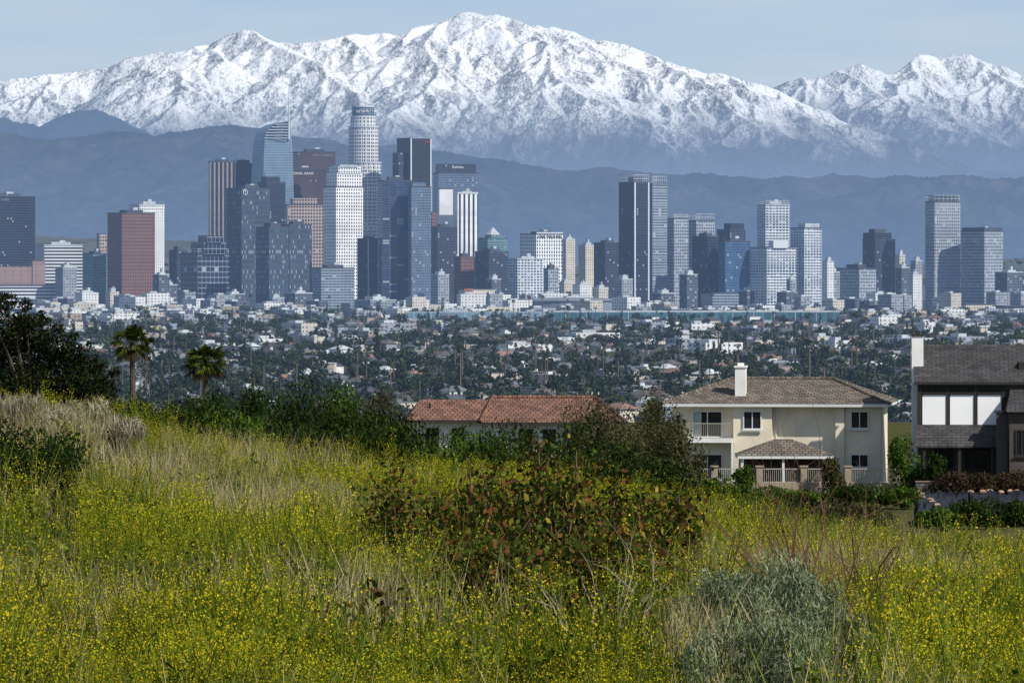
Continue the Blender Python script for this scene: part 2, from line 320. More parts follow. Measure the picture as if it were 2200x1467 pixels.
# ------------------------------------------------------------------ towers
FM = dict(
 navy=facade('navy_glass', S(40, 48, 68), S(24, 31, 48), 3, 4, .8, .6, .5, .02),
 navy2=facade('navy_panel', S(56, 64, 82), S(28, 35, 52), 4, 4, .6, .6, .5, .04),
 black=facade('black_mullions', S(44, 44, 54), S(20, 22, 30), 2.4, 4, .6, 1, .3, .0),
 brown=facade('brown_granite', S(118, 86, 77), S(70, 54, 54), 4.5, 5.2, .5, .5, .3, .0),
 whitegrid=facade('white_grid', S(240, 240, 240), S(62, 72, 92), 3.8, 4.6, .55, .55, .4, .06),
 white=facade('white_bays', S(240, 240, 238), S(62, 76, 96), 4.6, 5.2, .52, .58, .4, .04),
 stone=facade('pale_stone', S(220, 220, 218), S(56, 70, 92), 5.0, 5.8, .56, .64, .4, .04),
 pale=facade('pale_blue_glass', S(138, 160, 178), S(102, 126, 150), 3, 4.2, .85, .72, .12, .0, .15, painted_refl=.25),
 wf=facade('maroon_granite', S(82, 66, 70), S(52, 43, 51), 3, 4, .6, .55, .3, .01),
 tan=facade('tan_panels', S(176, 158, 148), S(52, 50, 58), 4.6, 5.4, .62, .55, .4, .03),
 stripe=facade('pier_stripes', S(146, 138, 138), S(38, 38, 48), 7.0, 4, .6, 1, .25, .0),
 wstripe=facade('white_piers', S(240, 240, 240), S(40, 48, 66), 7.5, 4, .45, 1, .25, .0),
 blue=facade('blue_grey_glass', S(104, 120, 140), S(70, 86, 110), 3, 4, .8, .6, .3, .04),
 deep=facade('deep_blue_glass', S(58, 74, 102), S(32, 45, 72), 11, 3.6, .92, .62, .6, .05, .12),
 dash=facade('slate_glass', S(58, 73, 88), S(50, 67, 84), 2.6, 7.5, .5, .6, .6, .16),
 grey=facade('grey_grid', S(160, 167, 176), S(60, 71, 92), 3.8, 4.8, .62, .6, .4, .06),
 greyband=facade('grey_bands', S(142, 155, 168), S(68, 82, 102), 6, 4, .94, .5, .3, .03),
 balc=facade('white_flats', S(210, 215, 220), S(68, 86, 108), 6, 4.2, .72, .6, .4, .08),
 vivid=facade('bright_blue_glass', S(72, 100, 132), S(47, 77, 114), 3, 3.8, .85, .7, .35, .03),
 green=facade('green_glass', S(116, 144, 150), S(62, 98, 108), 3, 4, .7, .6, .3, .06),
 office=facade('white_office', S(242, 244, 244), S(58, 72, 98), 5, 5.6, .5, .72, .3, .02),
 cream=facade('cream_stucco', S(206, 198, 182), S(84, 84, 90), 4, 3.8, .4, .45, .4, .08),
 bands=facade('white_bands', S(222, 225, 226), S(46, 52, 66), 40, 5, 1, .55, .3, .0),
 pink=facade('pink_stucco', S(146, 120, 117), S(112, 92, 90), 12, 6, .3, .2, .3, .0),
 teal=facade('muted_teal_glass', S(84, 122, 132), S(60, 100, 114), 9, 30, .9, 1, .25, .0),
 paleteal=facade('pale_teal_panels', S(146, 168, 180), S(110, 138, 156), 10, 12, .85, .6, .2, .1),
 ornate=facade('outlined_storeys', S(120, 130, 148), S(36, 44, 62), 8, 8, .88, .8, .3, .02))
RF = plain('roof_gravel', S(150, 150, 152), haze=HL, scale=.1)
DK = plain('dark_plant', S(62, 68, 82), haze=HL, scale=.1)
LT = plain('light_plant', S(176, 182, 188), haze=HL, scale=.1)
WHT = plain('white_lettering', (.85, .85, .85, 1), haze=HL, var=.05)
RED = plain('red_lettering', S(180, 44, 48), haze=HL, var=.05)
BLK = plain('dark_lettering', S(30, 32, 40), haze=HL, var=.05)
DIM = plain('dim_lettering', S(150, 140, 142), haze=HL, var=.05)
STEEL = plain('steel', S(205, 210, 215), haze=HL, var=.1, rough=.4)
def text_mesh(s, size, mat, ext=.15):
    cu = bpy.data.curves.new('lettering', 'FONT'); cu.body = s; cu.size = size; cu.align_x = 'CENTER'; cu.align_y = 'CENTER'; cu.extrude = ext
    o = bpy.data.objects.new('lettering', cu); COL.objects.link(o); bpy.context.view_layer.update()
    me = bpy.data.meshes.new_from_object(o.evaluated_get(bpy.context.evaluated_depsgraph_get()))
    bpy.data.objects.remove(o); me.materials.clear(); me.materials.append(mat); return me
class Tower:
    def __init__(s, label, x0, xs, x1, ytop, Y, mat, b=38, name='office_tower', cat='tower', plant=1, parapet=True, base=-66, group=None):
        k = Y/F; br = radians(b); s.k = k; s.br = br; s.xs = xs; s.Y = Y
        s.t = (cos(br), sin(br)); s.n = (sin(br), -cos(br)); s.zt = (HZ-ytop)*k; s.zb = base
        C = ((xs-1100)*k, Y); s.C = C
        w2 = (x1-xs)*k/cos(br); w1 = (xs-x0)*k/sin(br) if b > 1 and xs > x0 else 26
        s.w1, s.w2 = w1, w2; s.lt = (-sin(br), cos(br))
        R = (C[0]+w2*s.t[0], C[1]+w2*s.t[1]); L = (C[0]+w1*s.lt[0], C[1]+w1*s.lt[1]); B = (R[0]+L[0]-C[0], R[1]+L[1]-C[1])
        s.poly = [C, R, B, L]; cen = ((C[0]+B[0])/2, (C[1]+B[1])/2); s.cen = cen
        s.root = empty(name, (cen[0], cen[1], base), label, cat, group); s.org = s.root.location
        mb = MB(); mb.prism(s.poly, base, s.zt, 0, 1); s.mat = FM[mat] if isinstance(mat, str) else mat
        s.add('shaft', mb, [s.mat, RF])
        if parapet:
            mb = MB(); mb.prism(s.inset(-.012), s.zt-.6, s.zt+.9, 0, 0); s.add('parapet', mb, [LT if plant == 2 else DK])
        if plant:
            mb = MB(); mb.prism(s.inset(.25), s.zt+.3, s.zt+3.5+3*random.random(), 0, 0); s.add('rooftop_plant', mb, [DK if plant == 1 else LT])
            mb = MB(); q = s.inset(.36); mb.prism([((q[0][0]+q[1][0])/2, q[0][1]), q[1], q[2], ((q[2][0]+q[3][0])/2, q[3][1])], s.zt+.3, s.zt+7+2*random.random(), 0, 0); s.add('lift_housing', mb, [LT])
            q = s.inset(.3)
            for a in (0, 1): mb = MB(); mb.tube([(q[a][0], q[a][1], s.zt), (q[a][0], q[a][1], s.zt+8+5*random.random())], [.4, .2], 4); s.add('aerial', mb, [DK])
    def inset(s, f, poly=None):
        return [(p[0]+(s.cen[0]-p[0])*2*f, p[1]+(s.cen[1]-p[1])*2*f) for p in (poly or s.poly)]
    def add(s, name, mb, mats): return mb.build(name, mats, s.root, s.org)
    def pt(s, px, off=.5): 
        d = (px-s.xs)*s.k/cos(s.br); return (s.C[0]+s.t[0]*d+s.n[0]*off, s.C[1]+s.t[1]*d+s.n[1]*off)
    def z(s, py): return (HZ-py)*s.k
    def sign(s, txt, px, py, size_px, mat, off=1.0):
        me = text_mesh(txt, size_px*s.k*1.4, mat); o = link('sign_lettering', me, s.root); q = s.pt(px, off)
        o.location = (q[0]-s.org[0], q[1]-s.org[1], s.z(py)-s.org[2]); o.rotation_euler = (pi/2, 0, s.br)
    def step(s, name, x0, xs, x1, yt, yb, mat, b=None):    # an extra block in the same grid
        br = s.br; k = s.k; C = ((xs-1100)*k, s.Y+3); w2 = (x1-xs)*k/cos(br); w1 = (xs-x0)*k/sin(br) if xs > x0 else 20
        R = (C[0]+w2*cos(br), C[1]+w2*sin(br)); L = (C[0]-w1*sin(br), C[1]+w1*cos(br))
        mb = MB(); mb.prism([C, R, (R[0]+L[0]-C[0], R[1]+L[1]-C[1]), L], s.z(yb), s.z(yt), 0, 1); return s.add(name, mb, [FM[mat] if isinstance(mat, str) else mat, RF])
    def slabs(s, y0, y1, fl=3.4, mat=None, grow=.03):      # a slab ring at every storey
        mb = MB(); mb.prism(s.inset(-grow), 0, .5, 0, 0, bottom=True); me = mb.mesh('balcony', [mat or STEEL], (s.org[0], s.org[1], 0))
        z = s.z(y0)
        while z > s.z(y1):
            o = link('balcony', me, s.root); o.location = (0, 0, z-s.org[2]); z -= fl
    def piers(s, pxs, yt, yb, mat, wpx=3, out=.6):
        for px in pxs:
            a, b_ = s.pt(px-wpx/2, -.3), s.pt(px+wpx/2, -.3); c_, d_ = s.pt(px+wpx/2, out), s.pt(px-wpx/2, out)
            mb = MB(); mb.prism([d_, c_, b_, a], s.z(yb), s.z(yt), 0, 0); s.add('pier', mb, [mat])
    def frame(s, y0, y1, n=6):                              # open roof framework
        mb = MB(); P = s.inset(.02)
        for i in range(4):
            a, b_ = P[i], P[(i+1) % 4]
            for j in range(n):
                f = j/n; x, y = a[0]+(b_[0]-a[0])*f, a[1]+(b_[1]-a[1])*f; mb.box(x-.35, x+.35, y-.35, y+.35, s.z(y0), s.z(y1))
            for zz in (s.z(y1), (s.z(y0)+s.z(y1))/2): mb.tube([(a[0], a[1], zz), (b_[0], b_[1], zz)], [.45, .45], 4)
        s.add('roof_framework', mb, [LT])
T = Tower
t = T('dark navy glass tower cut by the left edge of the photo', -60, -20, 70, 422, 9000, 'navy'); t.sign('CHASE', 8, 429, 5, DIM, 1.2)
T('pinkish stucco block in front of the dark tower at left edge', -40, -30, 65, 572, 8800, 'pink', 20, 'low_block', 'building', 0)
T('brown stucco block just right of the pinkish one', 62, 70, 96, 560, 8860, 'pink', 20, 'low_block', 'building', 0)
t = T('wide low office with dark and white horizontal bands beside the dark corner tower', 70, 95, 175, 527, 9050, 'bands', 20, 'office_block', 'building', 2)
T('long white low block with window strips at the left edge below the pink block', -50, -30, 122, 613, 8600, 'bands', 12, 'low_block', 'building', 0)
T('small teal glass block left of the red-brown tower', 175, 200, 229, 545, 8900, 'green', 30, 'office_block', 'building', 1)
T('slim tan tower peeping out just left of the red-brown tower', 207, 214, 228, 503, 9300, 'tan', 40, 'office_tower', 'tower', 0)
t = T('red-brown granite tower with punched windows on the left', 228, 262, 330, 458, 8800, 'brown', 38)
t = T('white grid tower half hidden behind the red-brown tower', 275, 300, 351, 440, 9200, 'whitegrid', 38, plant=2)
T('plain dark blue block left of the stepped block with outlined storeys', 362, 380, 400, 538, 8950, 'navy2', 40, 'office_block', 'building')
t = T('stepped dark block with pale outlined storeys and ornate roof', 385, 425, 490, 545, 8750, 'ornate', 42, 'apartment_block', 'building', 0)
t.step('upper_block', 408, 438, 484, 520, 546, 'ornate'); t.step('roof_pavilion', 424, 445, 478, 506, 521, 'ornate'); t.frame(545, 535, 5)
t = T('tall tower with brown and dark vertical pier stripes', 446, 452, 505, 348, 9450, 'stripe', 14); t.step('roof_band', 446, 452, 505, 346, 352, DK)
t = T('dark blue glass tower right beside the brown striped tower', 486, 500, 546, 352, 9560, 'navy', 20); t.step('stepped_top', 500, 510, 536, 344, 353, 'navy')
t = T('slate blue glass tower with round emblem at its top corner', 485, 519, 578, 405, 8900, 'dash', 40)
me = MB(); q = t.pt(526, 1.0); 
pts = [(q[0]+cos(a)*t.t[0]*4.2, q[1]+cos(a)*t.t[1]*4.2, t.z(413)+sin(a)*4.2) for a in np.linspace(0, 2*pi, 17)]
me.tube(pts, [.5]*17, 5); t.add('emblem_ring', me, [WHT]); t.sign('Y', 526, 413, 7, WHT)
# sail topped tower with spire
k = 9500/F; Y = 9500
root = empty('spired_tower', ((585-1100)*k, Y+20, -66), 'pale blue glass tower with curved sail top and thin white spire', 'tower')
z = lambda py: (HZ-py)*k
prof = [(535, 662), (537, 470), (539, 380), (542, 325), (545, 301), (550, 285), (558, 275), (571, 268), (592, 264), (621, 262)]
def xr(py): return float(np.interp(py, [262, 320, 430, 662], [621, 626, 630, 633]))
mb = MB()
rows = [((a-1100)*k, (xr(b)-1100)*k, z(b)) for a, b in prof]
for (xa, xb, za), (xc, xd, zc_) in zip(rows[:-1], rows[1:]):
    A = [xa+(xb-xa)*.3, xc+(xd-xc)*.3]
    mb.face([(xa, Y+14, za), (A[0], Y, za), (A[1], Y, zc_), (xc, Y+14, zc_)], 0, [(xa, za), (A[0], za), (A[1], zc_), (xc, zc_)])
    mb.face([(A[0], Y, za), (xb, Y+5, za), (xd, Y+5, zc_), (A[1], Y, zc_)], 1 if za > z(302) else 0, [(A[0], za), (xb, za), (xd, zc_), (A[1], zc_)])
    mb.face([(xb, Y+5, za), (xb, Y+42, za), (xd, Y+42, zc_), (xd, Y+5, zc_)], 0, [(0, za), (37, za), (37, zc_), (0, zc_)])
    mb.face([(xa, Y+42, za), (xa, Y+14, za), (xc, Y+14, zc_), (xc, Y+42, zc_)], 0, [(0, za), (28, za), (28, zc_), (0, zc_)])
    mb.face([(xb, Y+42, za), (xa, Y+42, za), (xc, Y+42, zc_), (xd, Y+42, zc_)], 0, [(xb, za), (xa, za), (xc, zc_), (xd, zc_)])
mb.build('shaft', [FM['pale'], FM['blue']], root, root.location)
for yy, xl in ((268, 592), (274, 584), (280, 576), (286, 572), (292, 570), (298, 568)):
    mb = MB(); mb.box((xl-1100)*k, (621-1100)*k, Y-.9, Y-.2, z(yy), z(yy)+1.2); mb.build('crown_louvre', [STEEL], root, root.location)
mb = MB(); mb.tube([((620.5-1100)*k, Y+3, z(300)), ((620.5-1100)*k, Y+3, z(225)), ((620.5-1100)*k, Y+3, z(185))], [1.6, 1.0, .45], 8); mb.build('spire', [STEEL], root, root.location)
t = T('dark navy stepped tower in front of the spired tower', 553, 573, 612, 392, 9300, 'navy', 40, plant=0); t.step('stepped_top', 560, 572, 600, 380, 393, 'navy')
mb = MB(); q = t.pt(571, -4); mb.tube([(q[0], q[1], t.z(380)), (q[0], q[1], t.z(368))], [.8, .4], 6); t.add('mast', mb, [DK])
t = T('dark maroon tower with lettering along its top behind the tan office', 628, 640, 720, 327, 9900, 'wf', 14); t.sign('WELLS FARGO', 693, 334, 5, DIM)
t = T('brown tower with white bank lettering right of the spired tower', 590, 604, 702, 366, 9700, 'wf', 12); t.sign('CITY NATIONAL BANK', 634, 373, 5.5, WHT)
t = T('tan office tower with rows of square windows and pale letters on top', 608, 618, 694, 440, 9350, 'tan', 16, plant=0); t.step('stepped_top', 622, 630, 682, 426, 441, 'tan'); t.sign('EY', 654, 433, 7, WHT, -2)
# round stepped tower
k = 9600/F; Y = 9600
root = empty('round_tower', ((783-1100)*k, Y, -66), 'tallest round white stone tower with stepped shaft and glass crown', 'tower')
def gon(cx, rpx, n=20, ph=0): return [((cx-1100)*k+cos(2*pi*i/n+ph)*rpx*k*(1 if i % 2 else .97), Y+sin(2*pi*i/n+ph)*rpx*k) for i in range(n)]
z = lambda py: (HZ-py)*k
for nm, cx, r, y0, y1, mt in (('lower_shaft', 784, 36.5, 700, 424, 'stone'), ('middle_shaft', 784, 36, 424, 349, 'stone'), ('upper_shaft', 781, 33, 349, 272, 'stone'), ('crown_drum', 780, 28, 272, 250, 'stone'), ('crown', 780, 24.5, 250, 231, 'blue')):
    mb = MB(); mb.prism(gon(cx, r), max(-66, z(y0)), z(y1), 0, 1, zuv=0); mb.build(nm, [FM[mt], RF], root, root.location)
mb = MB(); mb.prism(gon(780, 25.2), z(231), z(228), 0, 0); mb.build('crown_rim', [STEEL], root, root.location)
for yy in (272, 349, 424):
    mb = MB(); mb.prism(gon(781 if yy == 272 else 784, 34 if yy == 272 else 37.2), z(yy+2), z(yy)+.4, 0, 0); mb.build('ledge', [STEEL], root, root.location)
o = link('sign_lettering', text_mesh('us bank', 7, WHT), root); o.location = (((780-1100)*k)-root.location.x, -25.2*k, z(240)-root.location.z); o.rotation_euler = (pi/2, 0, 0)
t = T('bright white tower with stepped crown and fine window grid', 693, 722, 779, 402, 9200, 'white', 36, plant=0)
t.step('upper_shaft', 700, 724, 777, 372, 403, 'white'); t.step('crown', 706, 727, 775, 358, 373, 'white'); t.step('roof_box', 712, 730, 768, 354, 359, LT)
t = T('black slab tower with white edge piers and red letters on top', 852, 882, 927, 298, 9500, 'black', 38, plant=0); t.sign('Aon', 917, 304, 6, RED, 1.2)
t.piers([883, 925], 298, 520, STEEL, 2.6); t.step('roof_band', 851, 882, 928, 296, 301, LT); t.step('service_slab', 843, 856, 868, 328, 640, 'navy2')
t = T('wide blue grey glass tower with white lettering and darker top', 930, 942, 1029, 372, 9650, 'blue', 14, plant=0); t.step('upper_block', 935, 946, 1022, 352, 374, 'navy2'); t.sign('Deloitte', 984, 359, 5.5, WHT, -2)
t = T('narrow white slab tower left of the white pier tower', 940, 944, 973, 406, 9300, plain('white_concrete', S(226, 226, 226), haze=HL, scale=.05, var=.1), 16, plant=0)
t = T('tower with broad white and black vertical piers', 975, 983, 1027, 416, 9250, 'wstripe', 16, plant=2); t.step('roof_band', 975, 983, 1027, 413, 419, STEEL)
t = T('big glossy deep blue tower in the middle of the skyline', 812, 822, 884, 388, 8720, 'deep', 18)
t = T('pale curved-front glass tower attached to the glossy deep blue tower', 877, 884, 926, 402, 8700, 'blue', 22, plant=0); t.step('roof_fin', 880, 886, 915, 392, 403, 'blue')
t = T('dark brown block right of the glossy blue towers', 925, 940, 982, 488, 9000, 'navy2', 30)
T('narrow rust-red block behind the pale curved-front tower', 922, 928, 938, 456, 9150, 'brown', 40, plant=0)
t = T('dark navy tower with scattered lit windows below the bright white tower', 767, 790, 815, 513, 8760, 'navy', 44)
t.piers([791, 812], 514, 650, STEEL, 1.6)
t = T('slate glass tower with pale vertical dashes, left of the near pair', 548, 578, 619, 488, 8680, 'dash', 42)
t = T('slate glass tower with pale vertical dashes, right of the near pair', 603, 622, 669, 483, 8790, 'dash', 30)
T('low pale banded glass block below the tan office', 668, 690, 760, 576, 8640, 'greyband', 24, 'office_block', 'building')
T('rust-brown mid-rise block below the white pier tower', 975, 990, 1018, 552, 8850, 'brown', 36, 'office_block', 'building')
t = T('green glass tower with white pyramid roof', 1027, 1048, 1091, 512, 9200, 'green', 38, plant=0); t.step('stepped_top', 1042, 1055, 1084, 504, 513, 'green')
mb = MB(); q = t.inset(.22); mb.prism(q, t.z(506), t.z(488), 0, 0, [(t.cen[0]+cos(a)*.4, t.cen[1]+sin(a)*.4) for a in (-2.3, -.8, .8, 2.3)]); t.add('pyramid_roof', mb, [LT])
T('dark navy mid-rise in front of the green pyramid tower', 1020, 1050, 1092, 541, 8800, 'navy2', 40)
t = T('white office block with large dark windows and name lettering', 1117, 1152, 1210, 503, 9200, 'office', 40); t.step('sign_band', 1152, 1153, 1210, 499, 517, STEEL)
t.sign('ONE WILSHIRE', 1181, 509, 7, BLK, .6)
for px in (1165, 1180, 1186): mb = MB(); q = t.pt(px, -6); mb.tube([(q[0], q[1], t.z(500)), (q[0], q[1], t.z(489))], [.5, .25], 5); t.add('antenna_mast', mb, [DK])
T('slim tan tower right beside the white lettered office', 1208, 1216, 1236, 514, 9120, 'cream', 36, plant=2)
T('white stepped apartment block below the white lettered office', 1091, 1112, 1168, 556, 8720, 'balc', 38, 'apartment_block', 'building', 2)
T('narrow grey block right of the white stepped apartments', 1166, 1178, 1200, 577, 8820, 'grey', 38, 'apartment_block', 'building')
T('pale slab block standing alone left of the scaffolded tower', 1243, 1258, 1279, 527, 9000, 'cream', 40, plant=2)
T('grey blue stepped block just left of the scaffolded tower', 1276, 1300, 1334, 522, 8900, 'navy2', 40)
t = T('tallest right-hand tower, unfinished dark glass with open roof frame', 1330, 1362, 1395, 392, 8760, 'navy', 42, 'apartment_tower', plant=0)
t.slabs(396, 655, 6.6, DK, .012); t.frame(392, 376, 7); t.piers([1364, 1394], 392, 655, STEEL, 3); t.step('lift_core', 1350, 1362, 1380, 380, 392, DK)
t = T('unfinished dark glass tower joined right of the tallest right-hand one', 1383, 1402, 1434, 395, 8800, 'greyband', 42, 'apartment_tower', plant=0)
t.slabs(396, 655, 5.0, LT, .02); t.frame(395, 379, 7)
t = T('grey gridded tower left of the unfinished pair with ragged roof', 1424, 1448, 1480, 470, 8860, 'grey', 42, 'apartment_tower', plant=0); t.frame(470, 461, 6)
t = T('grey gridded tower with ragged roof framework, right of its twin', 1468, 1496, 1537, 474, 8930, 'grey', 42, 'apartment_tower', plant=0); t.frame(474, 460, 6)
T('dark glass mid-rise in front of the ragged roof twins', 1488, 1520, 1545, 508, 8740, 'navy', 42)
t = T('dark block with stepped head behind the bright blue tower', 1541, 1568, 1603, 494, 8950, 'navy2', 40, plant=0); t.step('stepped_top', 1556, 1570, 1600, 480, 495, 'navy')
T('bright blue glass tower', 1545, 1558, 1613, 519, 8720, 'vivid', 24)
t = T('white framed balcony tower behind the lettered white block', 1628, 1645, 1698, 440, 9000, 'balc', 30, 'apartment_tower', plant=2); t.slabs(442, 600, 4.6, LT, .03); t.frame(440, 431, 5)
t = T('white balcony block with lettering on its roof', 1614, 1648, 1713, 532, 8700, 'balc', 38, 'apartment_tower', plant=0); t.slabs(534, 655, 4.6, STEEL, .03); t.step('sign_box', 1652, 1662, 1694, 517, 533, STEEL); t.sign('CIM', 1681, 525, 9, BLK, 1.0)
t = T('grey white balcony tower with tall dark side face', 1700, 1728, 1767, 490, 8790, 'balc', 40, 'apartment_tower', plant=0); t.slabs(492, 655, 4.6, LT, .02); t.step('stepped_top', 1716, 1730, 1762, 480, 491, LT)
t = T('dark mid-rise with grey gridded right face', 1799, 1846, 1885, 577, 8700, 'grey', 48); 
t = T('dark tower with stepped head on the right of the skyline', 1855, 1880, 1926, 515, 8900, 'navy2', 40, plant=0); t.step('stepped_top', 1856, 1878, 1918, 500, 516, 'navy'); t.step('roof_box', 1868, 1880, 1904, 492, 501, DK)
t = T('slender grey white tower with dark roof crown near the right edge', 1990, 2008, 2066, 434, 8850, 'grey', 30, 'apartment_tower', plant=0); t.slabs(436, 655, 5.0, LT, .012); t.step('roof_crown', 1997, 2012, 2060, 420, 435, DK); t.frame(434, 420, 6)
t = T('tower with black left face and grey gridded right face near right edge', 2068, 2115, 2159, 497, 8800, 'grey', 48); t.step('roof_band', 2070, 2115, 2158, 489, 498, DK)
T('cream low block below the two right-edge towers', 2058, 2075, 2142, 654, 8300, 'cream', 20, 'low_block', 'building', 0)
T('low white-framed dark block at right edge', 2138, 2158, 2240, 658, 8100, 'bands', 24, 'low_block', 'building', 0)
T('dark block at right edge above the white-framed one', 2158, 2172, 2240, 612, 8800, 'navy2', 30, 'low_block', 'building', 1)
T('glassy pale green pavilion block in front of the dark mid-rise', 1508, 1530, 1588, 630, 8350, 'greyband', 24, 'office_block', 'building', 0)
t = T('long pale blue exhibition hall beneath the middle of the skyline', 868, 872, 1196, 670, 6950, 'paleteal', 3, 'exhibition_hall', 'hall', 0, False); t.step('raised_roof', 950, 952, 1010, 664, 671, LT)
t = T('long teal glass convention hall beneath the right half of the skyline', 1185, 1190, 1806, 671, 6750, 'teal', 3, 'convention_hall', 'hall', 0, False)
t.piers(range(1215, 1800, 45), 672, 692, LT, 1.4, .5); t.step('roof_edge', 1184, 1189, 1807, 668, 671.5, LT)
T('blocky cream theatre with signs left of the arena', 985, 1000, 1063, 622, 8500, 'cream', 30, 'theatre_block', 'building', 0)
k = 8100/F; root = empty('round_arena', ((1218-1100)*k, 8100, -66), 'low round grey arena with shallow domed roof', 'arena')
def ell(rx, ry, n=40): return [((1218-1100)*k+cos(2*pi*i/n)*rx*k, 8100+sin(2*pi*i/n)*ry*k) for i in range(n)]
mb = MB(); mb.prism(ell(110, 90), -66, (HZ-646)*k, 0, 0); mb.build('drum', [plain('arena_wall', S(122, 130, 142), haze=HL, scale=.02)], root, root.location)
mb = MB(); mb.prism(ell(114, 93), (HZ-646)*k, (HZ-642)*k, 0, 0, ell(108, 88)); mb.prism(ell(108, 88), (HZ-642)*k, (HZ-640)*k, 0, 0, ell(66, 50)); mb.prism(ell(66, 50), (HZ-640)*k, (HZ-639)*k, 0, 0, ell(15, 10)); mb.build('roof', [plain('arena_roof', S(112, 118, 130), haze=HL, scale=.02)], root, root.location)
# billboards and lit screens by the arena
def billboard(label, x0, x1, y0, y1, Y, col, txt=None, tm=None):
    k = Y/F; root = empty('billboard', ((x0+x1)/2*k-1100*k, Y, -65), label, 'billboard')
    mb = MB(); mb.box(-(x1-x0)*k/2, (x1-x0)*k/2, 0, 1, (HZ-y1)*k+65, (HZ-y0)*k+65); mb.build('panel', [plain('poster', col, haze=HL, scale=.15, var=.6)], root)
    for s_ in (-.3, .3):
        mb = MB(); mb.box(s_*(x1-x0)*k-.4, s_*(x1-x0)*k+.4, .2, .9, 0, (HZ-y1)*k+65); mb.build('leg', [DK], root)
    if txt: o = link('lettering', text_mesh(txt, (x1-x0)*k*.5, tm or WHT), root); o.location = (0, -.3, (HZ-(y0+y1)/2)*k+65); o.rotation_euler = (pi/2, 0, 0)
billboard('tall orange and black poster screen beside the theatre', 998, 1016, 620, 655, 8420, S(170, 110, 70), 'ALL', WHT)
billboard('tall dark blue poster screen below the pale curved-front tower', 895, 912, 630, 668, 8080, S(60, 80, 120))
billboard('wide white and red billboard left of the dark lit-up tower', 672, 706, 662, 688, 7800, S(210, 200, 205))
billboard('dark upright billboard right of the white and red one', 732, 752, 652, 690, 7820, S(60, 62, 78))
billboard('tall yellow billboard on the left among low white blocks', 322, 347, 700, 730, 5600, S(205, 195, 150))
# ------------------------------------------------------------------ automatic labels for the city floor
MARKS = [(140, 'dark corner tower'), (370, 'red-brown tower'), (540, 'brown striped tower'), (680, 'spired tower'), (800, 'bright white tower'), (926, 'glossy blue tower'), (1085, 'white pier tower'), (1290, 'round arena'), (1470, 'unfinished towers'), (1620, 'bright blue tower'), (1790, 'white balcony block'), (1960, 'dark stepped tower'), (9999, 'slender grey tower')]
AUTO = []
def auto(o, desc, x, Y):
    px = 1100+F*x/Y; mk = next(m for e, m in MARKS if px < e)
    band = 'nearest' if Y < 3300 else 'middle' if Y < 4600 else 'farther' if Y < 6500 else 'farthest'
    AUTO.append((o, f'{desc}, {band} rows below {mk}', px))
ORD = 'first second third fourth fifth sixth seventh eighth ninth tenth eleventh twelfth thirteenth fourteenth fifteenth sixteenth seventeenth eighteenth nineteenth twentieth'.split()
def finish_labels():
    d = {}
    for o, l, px in AUTO: d.setdefault(l, []).append((px, o))
    for l, L in d.items():
        L.sort(key=lambda q: q[0])
        for i, (px, o) in enumerate(L):
            s_ = '' if len(L) == 1 else (', left one' if i == 0 else ', right one') if len(L) == 2 else f', {ORD[min(i, 19)]} from left'
            o['label'] = l+s_
# low blocks at the foot of the skyline
lowm = {'white': facade('low_white', S(216, 218, 218), S(90, 96, 106), 5, 4, .45, .4, .4, .1), 'cream': facade('low_cream', S(192, 187, 176), S(86, 84, 88), 4.5, 4, .45, .4, .4, .1),
        'grey': facade('low_grey', S(142, 148, 157), S(66, 74, 90), 5, 4, .6, .45, .4, .1), 'tan': facade('low_tan', S(150, 139, 128), S(70, 66, 70), 5, 4, .4, .4, .4, .05), 'dark grey': facade('low_dark', S(86, 92, 106), S(44, 52, 68), 5, 4, .6, .5, .4, .08)}
used = [((px-1100)*6750/F, 6760) for px in range(1190, 1810, 40)]+[((px-1100)*6950/F, 6960) for px in range(870, 1200, 40)]
for i in range(330):
    px = random.uniform(-40, 2240)
    if i < 80: px = random.uniform(60, 480)
    Y = random.uniform(6700, 8640) if i < 285 else random.uniform(4300, 6700)
    if 860 < px < 1815 and 6000 < Y < 7100: Y += 1000
    x = (px-1100)*Y/F
    if any(abs(x-a) < 24 and abs(Y-b) < 40 for a, b in used): continue
    used.append((x, Y)); colr = random.choice(['white', 'white', 'cream', 'grey', 'grey', 'grey', 'tan', 'dark grey'])
    h = random.choice([6, 8, 10, 13, 17, 22, 26]) if Y > 7900 else random.choice([5, 6, 8, 10]); w_, d_ = random.uniform(14, 44), random.uniform(14, 26)
    root = empty('low_block', (x, Y, ZP), '', 'building', 'low blocks at the foot of the skyline', radians(random.choice([-52, 38, 20])+random.uniform(-4, 4)))
    auto(root, f'{colr} flat roofed low block', x, Y)
    mb = MB(); mb.prism([(-w_/2, -d_/2), (w_/2, -d_/2), (w_/2, d_/2), (-w_/2, d_/2)], 0, h, 0, 1); mb.build('wall', [lowm[colr], RF], root)
    mb = MB(); mb.box(-w_*.3, 0, -d_*.25, d_*.2, h, h+2.5); mb.build('rooftop_plant', [LT], root)
